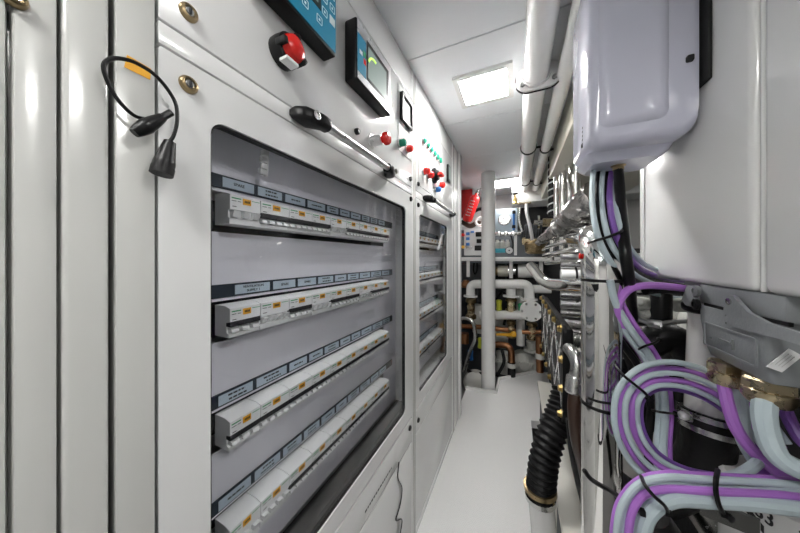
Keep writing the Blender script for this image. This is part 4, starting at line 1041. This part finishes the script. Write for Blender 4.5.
b = MB(); b.tube([B(496, 300, 3.2), B(503, 292, 3.2), B(507, 305, 3.2), B(504, 325, 3.2)], .016, 10); solo(b, 'black_hose', 'black', 'thin black hose looping behind the orange lever', 'hose')
b = MB(); b.tube([B(461, 360, 3.1), B(470, 372, 3.05), B(484, 374, 3.05), B(495, 371, 3.05)], .022, 10); solo(b, 'black_hose', 'black', 'black hose lying low behind the post', 'hose')
b = MB(); b.tube([B(497, 376, 2.98), B(504, 362, 3.0), B(502, 350, 3.05)], .017, 10); solo(b, 'black_hose', 'rubber', 'short black hose beside the clamped copper elbow', 'hose')

# ================================================================== MACHINERY ON THE RIGHT
# vertical chrome tubes under the ceiling beam
for k, (px, d, r, lb) in enumerate(((556.5, 1.95, .020, 'leftmost of the upright chrome tubes under the cream beam'), (563, 1.85, .024, 'second upright chrome tube from the left under the cream beam'),
                                  (570, 1.7, .017, 'third upright chrome tube from the left under the cream beam'), (577, 1.6, .022, 'upright chrome tube nearest the hanging white box'))):
    p = P(px, 200, d); b = MB(); b.cyl((p.x, p.y, 1.36), (p.x, p.y, 1.898), r, 18); solo(b, 'chrome_tube', 'chrome', lb, 'tube', 'upright chrome tubes')
b = MB(); b.tube([P(560, 135, 1.78), P(566, 165, 1.72), P(573, 200, 1.62)], .010, 10); solo(b, 'chrome_brace', 'chrome', 'thin slanting chrome brace across the upright tubes', 'brace')
t = thing('braided_hose', 'upright black hose wound with white spiral, left of the chrome tubes', 'hose', P(551, 214, 2.05))
a, c = P(551, 216, 2.05), P(551, 141, 2.05); MB().cyl(a, c, .022, 14).build('hose', 'black', t)
b = MB(); pts = [a.lerp(c, k / 90) + V((math.cos(k * .75) * .024, math.sin(k * .75) * .024, 0)) for k in range(91)]; b.tube(pts, .006, 6, smooth=False); b.build('white_spiral', 'winkp', t)
# foil wrapped exhaust
t = thing('lagged_exhaust', 'crumpled silver foil wrapped exhaust tapering to the left, above the pipe rails', 'exhaust', P(575, 230, 1.5))
pts = smooth_path([P(540, 241, 1.95), P(553, 233, 1.75), P(568, 223, 1.55), P(582, 212, 1.40), P(602, 200, 1.30)], 12)
b = MB(); T_ = len(pts) - 1; b.tube(pts, lambda u: .030 + .085 * u ** 1.2, 30, smooth=False)
for v in b.bm.verts:
    s1 = math.sin(v.co.x * 71 + v.co.z * 37) * math.sin(v.co.y * 53 - v.co.z * 61) + .6 * math.sin(v.co.x * 143 + v.co.y * 117) * math.cos(v.co.z * 129)
    v.co += V((random.uniform(-1, 1), random.uniform(-1, 1), random.uniform(-1, 1))) * .0035 + V((s1, 0, s1)) * .006
b.build('foil_wrap', 'foil', t)
b = MB(); clamp_band(b, pts[20], pts[21] - pts[19], .062, .014, .012); b.build('strap', 'steel', t)
# chrome rails and posts around it
G6 = 'chrome rails beneath the foil exhaust'
for k, (p, q, r, lb) in enumerate((((548, 247, 1.8), (596, 233, 1.15), .016, 'uppermost chrome rail under the foil wrapped exhaust'), ((545, 256, 1.85), (590, 246, 1.2), .020, 'second chrome rail under the foil wrapped exhaust'),
                                 ((546, 263, 1.85), (588, 259, 1.25), .014, 'third chrome rail under the foil wrapped exhaust'), ((543, 250, 2.1), (575, 229, 1.45), .011, 'thinnest chrome rail, sloping up along the foil wrapped exhaust'))):
    b = MB(); b.cyl(P(*p), P(*q), r, 16); solo(b, 'chrome_rail', 'chrome', lb, 'rail', G6)
for k, (px, y0, y1, d) in enumerate(((552, 240, 262, 1.74), (562, 237, 256, 1.55), (571, 234, 253, 1.42), (581, 228, 250, 1.30))):
    b = MB(); b.cyl(P(px, y1, d), P(px, y0, d), .014, 12); solo(b, 'chrome_post', 'chrome', '%s short chrome post from the left between the chrome rails' % ORD[k], 'post', 'short chrome posts')
# cooler tube stack, horizontal
t = thing('tube_cooler', 'stack of horizontal silver cooler tubes left of the thick chrome pipe', 'cooler', P(575, 345, 1.55))
for k, (py, r, m) in enumerate(((257, .018, 'alu'), (265, .020, 'steel'), (275, .034, 'wpipe'), (286, .018, 'alu'), (295, .022, 'steel'), (304, .024, 'alu'), (313, .022, 'steel'), (322, .024, 'alu'), (331, .022, 'steel'), (340, .024, 'alu'))):
    q = OY(562, py, 1.62); a = V((.215, 1.62, q.z)); c = V((.85, 1.62, q.z))
    MB().cyl(a, c, r, 20).build('tube', m, t)
    if k == 2: MB().cyl(a.lerp(c, .10), a.lerp(c, .115), r + .002, 20).build('black_band', 'black', t)
p = P(560, 300, 1.8)
MB().box(.30, .95, 1.70, 1.78, .62, 1.32, .006).build('back_plate', 'engine', t)
# ribbed bellows hose
t = thing('bellows_pipe', 'ribbed steel bellows pipe passing behind the thick chrome pipe', 'pipe', P(600, 355, 1.15))
a, c = P(566, 339, 1.22), P(648, 354, 1.10); MB().tube([a.lerp(c, k / 240) for k in range(241)], lambda u: .036 + .006 * math.sin(u * 2 * PI * 30), 18, smooth=False).build('bellows', 'steel', t)
b = MB(); b.cyl(P(566, 370, 1.18), P(628, 385, 1.1), .02, 14); solo(b, 'steel_pipe', 'brass', 'dull brass pipe below the ribbed bellows pipe', 'pipe')
# engine
t = thing('engine', 'big dark engine with white castings behind the cables on the right', 'engine', (.95, 1.6, -.30))
MB().box(.56, 1.40, .985, 2.7, -.30, .93, .03).build('block', 'engine', t)
MB().box(.70, 1.40, .50, .98, -.30, .96, .03).build('backdrop_box', 'engine', t)  # added dark box, serves as a dark backdrop behind the cables
for k in range(4): MB().box(.56, .80, 1.06 + k * .38, 1.36 + k * .38, .93, 1.075, .03, 3).build('head_cover', 'enginew', t)
MB().box(.86, 1.36, 1.0, 2.65, .93, 1.16, .04, 3).build('manifold', 'engine', t)
for k in range(5): MB().box(.52, .552, 1.05 + k * .3, 1.09 + k * .3, .0, .9, .006).build('rib', 'engine', t)
for k in range(5):
    c = V((.60 + .04 * (k % 2), 1.02 + k * .09, 1.085)); MB().lathe(c, (0, 0, 1), [(.022, 0), (.022, .02), (.014, .024), (.012, .04)], 8).build('cap_nut', 'steel', t)
MB().box(.52, .66, .93, .985, .98, 1.12, .02, 3).build('front_casting', 'enginew', t)
# black canister and fittings by the heads
c = P(661, 306, .80)
t = thing('oil_filter', 'short black canister standing among the white engine castings', 'filter', c - V((0, 0, .06)))
MB().lathe(c - V((0, 0, .06)), (0, 0, 1), [(.02, 0), (.026, .006), (.026, .10), (.02, .112), (.008, .114)], 24).build('canister', 'black', t)
b = MB()
for (x, y, r) in ((640, 305, .022), (632, 312, .018), (644, 316, .02), (680, 310, .022), (690, 300, .018)):
    pass
for k, (x, y, r, lb) in enumerate(((637, 303, .024, 'white casting lump left of the black canister'), (645, 314, .022, 'white casting lump touching the left side of the black canister'), (681, 305, .026, 'white casting lump right of the black canister'))):
    c = P(x, y, .84); b = MB(); b.box(c.x - r * 1.3, c.x + r * 1.3, c.y - r, c.y + r, c.z - r * .8, c.z + r * .8, r * .4, 3); b.lathe(c + V((0, -r * .8, r * .2)), (-.3, -1, .3), [(r * .6, 0), (r * .6, .012), (r * .35, .016)], 10)
    solo(b, 'white_casting', 'enginew', lb, 'casting', 'white castings by the black canister')
b = MB(); b.tube([P(628, 310, .74), P(640, 320, .73), P(655, 324, .73), P(672, 322, .74), P(692, 321, .75)], .0065, 10); b.lathe(P(655, 324, .73), (-1, .2, 0), [(.009, -.015), (.012, -.012), (.012, .012), (.009, .015)], 8); solo(b, 'steel_line', 'alu', 'thin silver pipe with a union under the black canister', 'pipe')
b = MB(); b.tube([P(648, 345, .80), P(665, 336, .78), P(682, 345, .77), P(690, 365, .77), P(690, 400, .78)], .040, 18); solo(b, 'black_duct', 'rubber', 'fat black curved duct under the thin silver pipe', 'duct')
b = MB(); b.tube([P(620, 330, .80), P(630, 355, .78), P(645, 400, .76), P(650, 460, .75)], .018, 12); solo(b, 'black_hose', 'black', 'black hose running down behind the C shaped coil', 'hose')
# upright white pipe, clamps, rubber elbow
c0, c1 = P(712, 300, .63), P(708, 418, .61)
t = thing('white_riser_pipe', 'upright white pipe clamped into a black rubber elbow below the grey connector', 'pipe', P(700, 480, .6))
MB().tube([c0 + V((0, .02, .06)), c0, c1, c1 + (c1 - c0) * .2], .040, 28, smooth=False).build('pipe', 'wpipe', t)
ax = (c1 - c0).normalized(); k0 = P(708, 412, .61)
el = MB().tube([k0, k0 + ax * .06, P(700, 462, .62), P(682, 485, .65), P(650, 500, .70)], .047, 24).build('rubber_elbow', 'rubber', t)
for f_, sx in ((.008, -1), (.036, 1)):
    cc = k0 + ax * f_; b = MB(); clamp_band(b, cc, ax, .0475, .012, .003); cl = b.build('hose_clamp', 'steel', t)
    hp = cc + Rv * (.058 * sx); Dc = (CAMP - hp).normalized(); hp += Dc * .022
    MB().box(hp.x - .012, hp.x + .012, hp.y - .012, hp.y + .012, hp.z - .008, hp.z + .008, .003).build('screw_housing', 'steel', cl)
    MB().lathe(hp + Dc * .010, Dc, [(.010, 0), (.010, .008), (.007, .010), (.003, .008)], 12).build('clamp_screw', 'alu', cl)
b = MB(); b.torus(c0 + (c1 - c0) * .03, V((-.35, -.15, 1)), .045, .009, 28, 8); solo(b, 'rubber_ring', 'black', 'black ring round the top of the upright white pipe, behind the grey connector', 'ring')
b = MB(); b.lathe(P(640, 452, .74), (-.4, -1, .1), [(.02, 0), (.075, .0), (.075, .02), (.06, .03), (.02, .03)], 26); solo(b, 'white_flange_cover', 'enginew', 'round white cover behind the lower left of the C shaped coil', 'cover')
b = MB(); b.box(.40, .52, .62, 1.0, .60, .64, .006); solo(b, 'support_bar', 'steel', 'grey steel bar behind the lower bundle', 'bar')
b = MB()
a, c = P(700, 506, .47), P(760, 530, .45); u = (c - a).normalized(); w_ = V((0, 0, .016))
b.prism([a - w_, c - w_, c + w_, a + w_], V((.004, .006, 0))); 
o = b.build('perforated_bar', 'steel'); tag(o, 'slanting flat grey bar with a bolt just under the lower bundle', 'bar')
MB().lathe(a.lerp(c, .5) - Fv * .001, -Fv, [(.006, 0), (.006, .003), (.003, .004)], 8).build('bolt', 'ink', o)
b = MB(); b.tube([P(655, 515, .47), P(672, 540, .47), P(690, 575, .47)], .021, 14); solo(b, 'black_hose', 'rubber', 'black pipe end tucked under the left bend of the lower bundle', 'hose')
# white drum with label, lower right corner
t = thing('labelled_drum', 'white drum with black numbers and lettering in the lower right corner', 'drum', P(800, 600, .50))
dc = P(799, 560, .50); 
MB().lathe(V((dc.x, dc.y, .45)), (0, 0, 1), [(.09, 0), (.10, .01), (.10, P(768, 512, .46).z - .45 - .006), (.094, P(768, 512, .46).z - .45)], 40).build('drum', 'wpipe', t)
b = MB(); ang0 = math.atan2(-dc.y, -dc.x)
ztop = P(768, 512, .46).z
def onr(a_, z, rr=.1006): return V((dc.x + math.cos(a_) * rr, dc.y + math.sin(a_) * rr, z))
bl = MB()
for dx_ in (-.0012, 0, .0012): text_mesh(bl, '33', .042, (dx_, 0, 0), (1, 0, 0), (0, 1, 0), 0)
for v in bl.bm.verts:
    v.co = onr(ang0 - .36 + v.co.x * .55 / .1, ztop - .026 + v.co.y * .85 - v.co.x * .12, .1004 + v.co.z)
bl.build('numbers', 'ink', t)
b = MB()
for r_ in range(5):
    a_ = ang0 + .0
    while a_ < ang0 + .6:
        w = random.uniform(.03, .07); z = ztop - .018 - r_ * .0085
        b.prism([onr(a_, z), onr(a_ + w, z), onr(a_ + w, z - .0045), onr(a_, z - .0045)], onr(a_, z, .1012) - onr(a_, z)); a_ += w + .02
b.build('lettering', 'ink', t)
b = MB()
for k in range(14):
    a_ = ang0 - .85 + k * .035; z = ztop - .004 - k * .003
    b.prism([onr(a_, z), onr(a_ + .036, z - .003), onr(a_ + .036, z - .018), onr(a_, z - .015)], onr(a_, z, .1012) - onr(a_, z))
b.build('black_stripe', 'ink', t)

# ================================================================== VIEW
w = bpy.data.worlds.new('world'); sc.world = w; w.use_nodes = True
w.node_tree.nodes['Background'].inputs['Color'].default_value = (.6, .62, .65, 1); w.node_tree.nodes['Background'].inputs['Strength'].default_value = .3
sc.view_settings.view_transform = 'Standard'; sc.view_settings.look = 'None'
sc.view_settings.gamma = 1.0; sc.view_settings.use_curve_mapping = False
sc.view_settings.exposure = 1.75
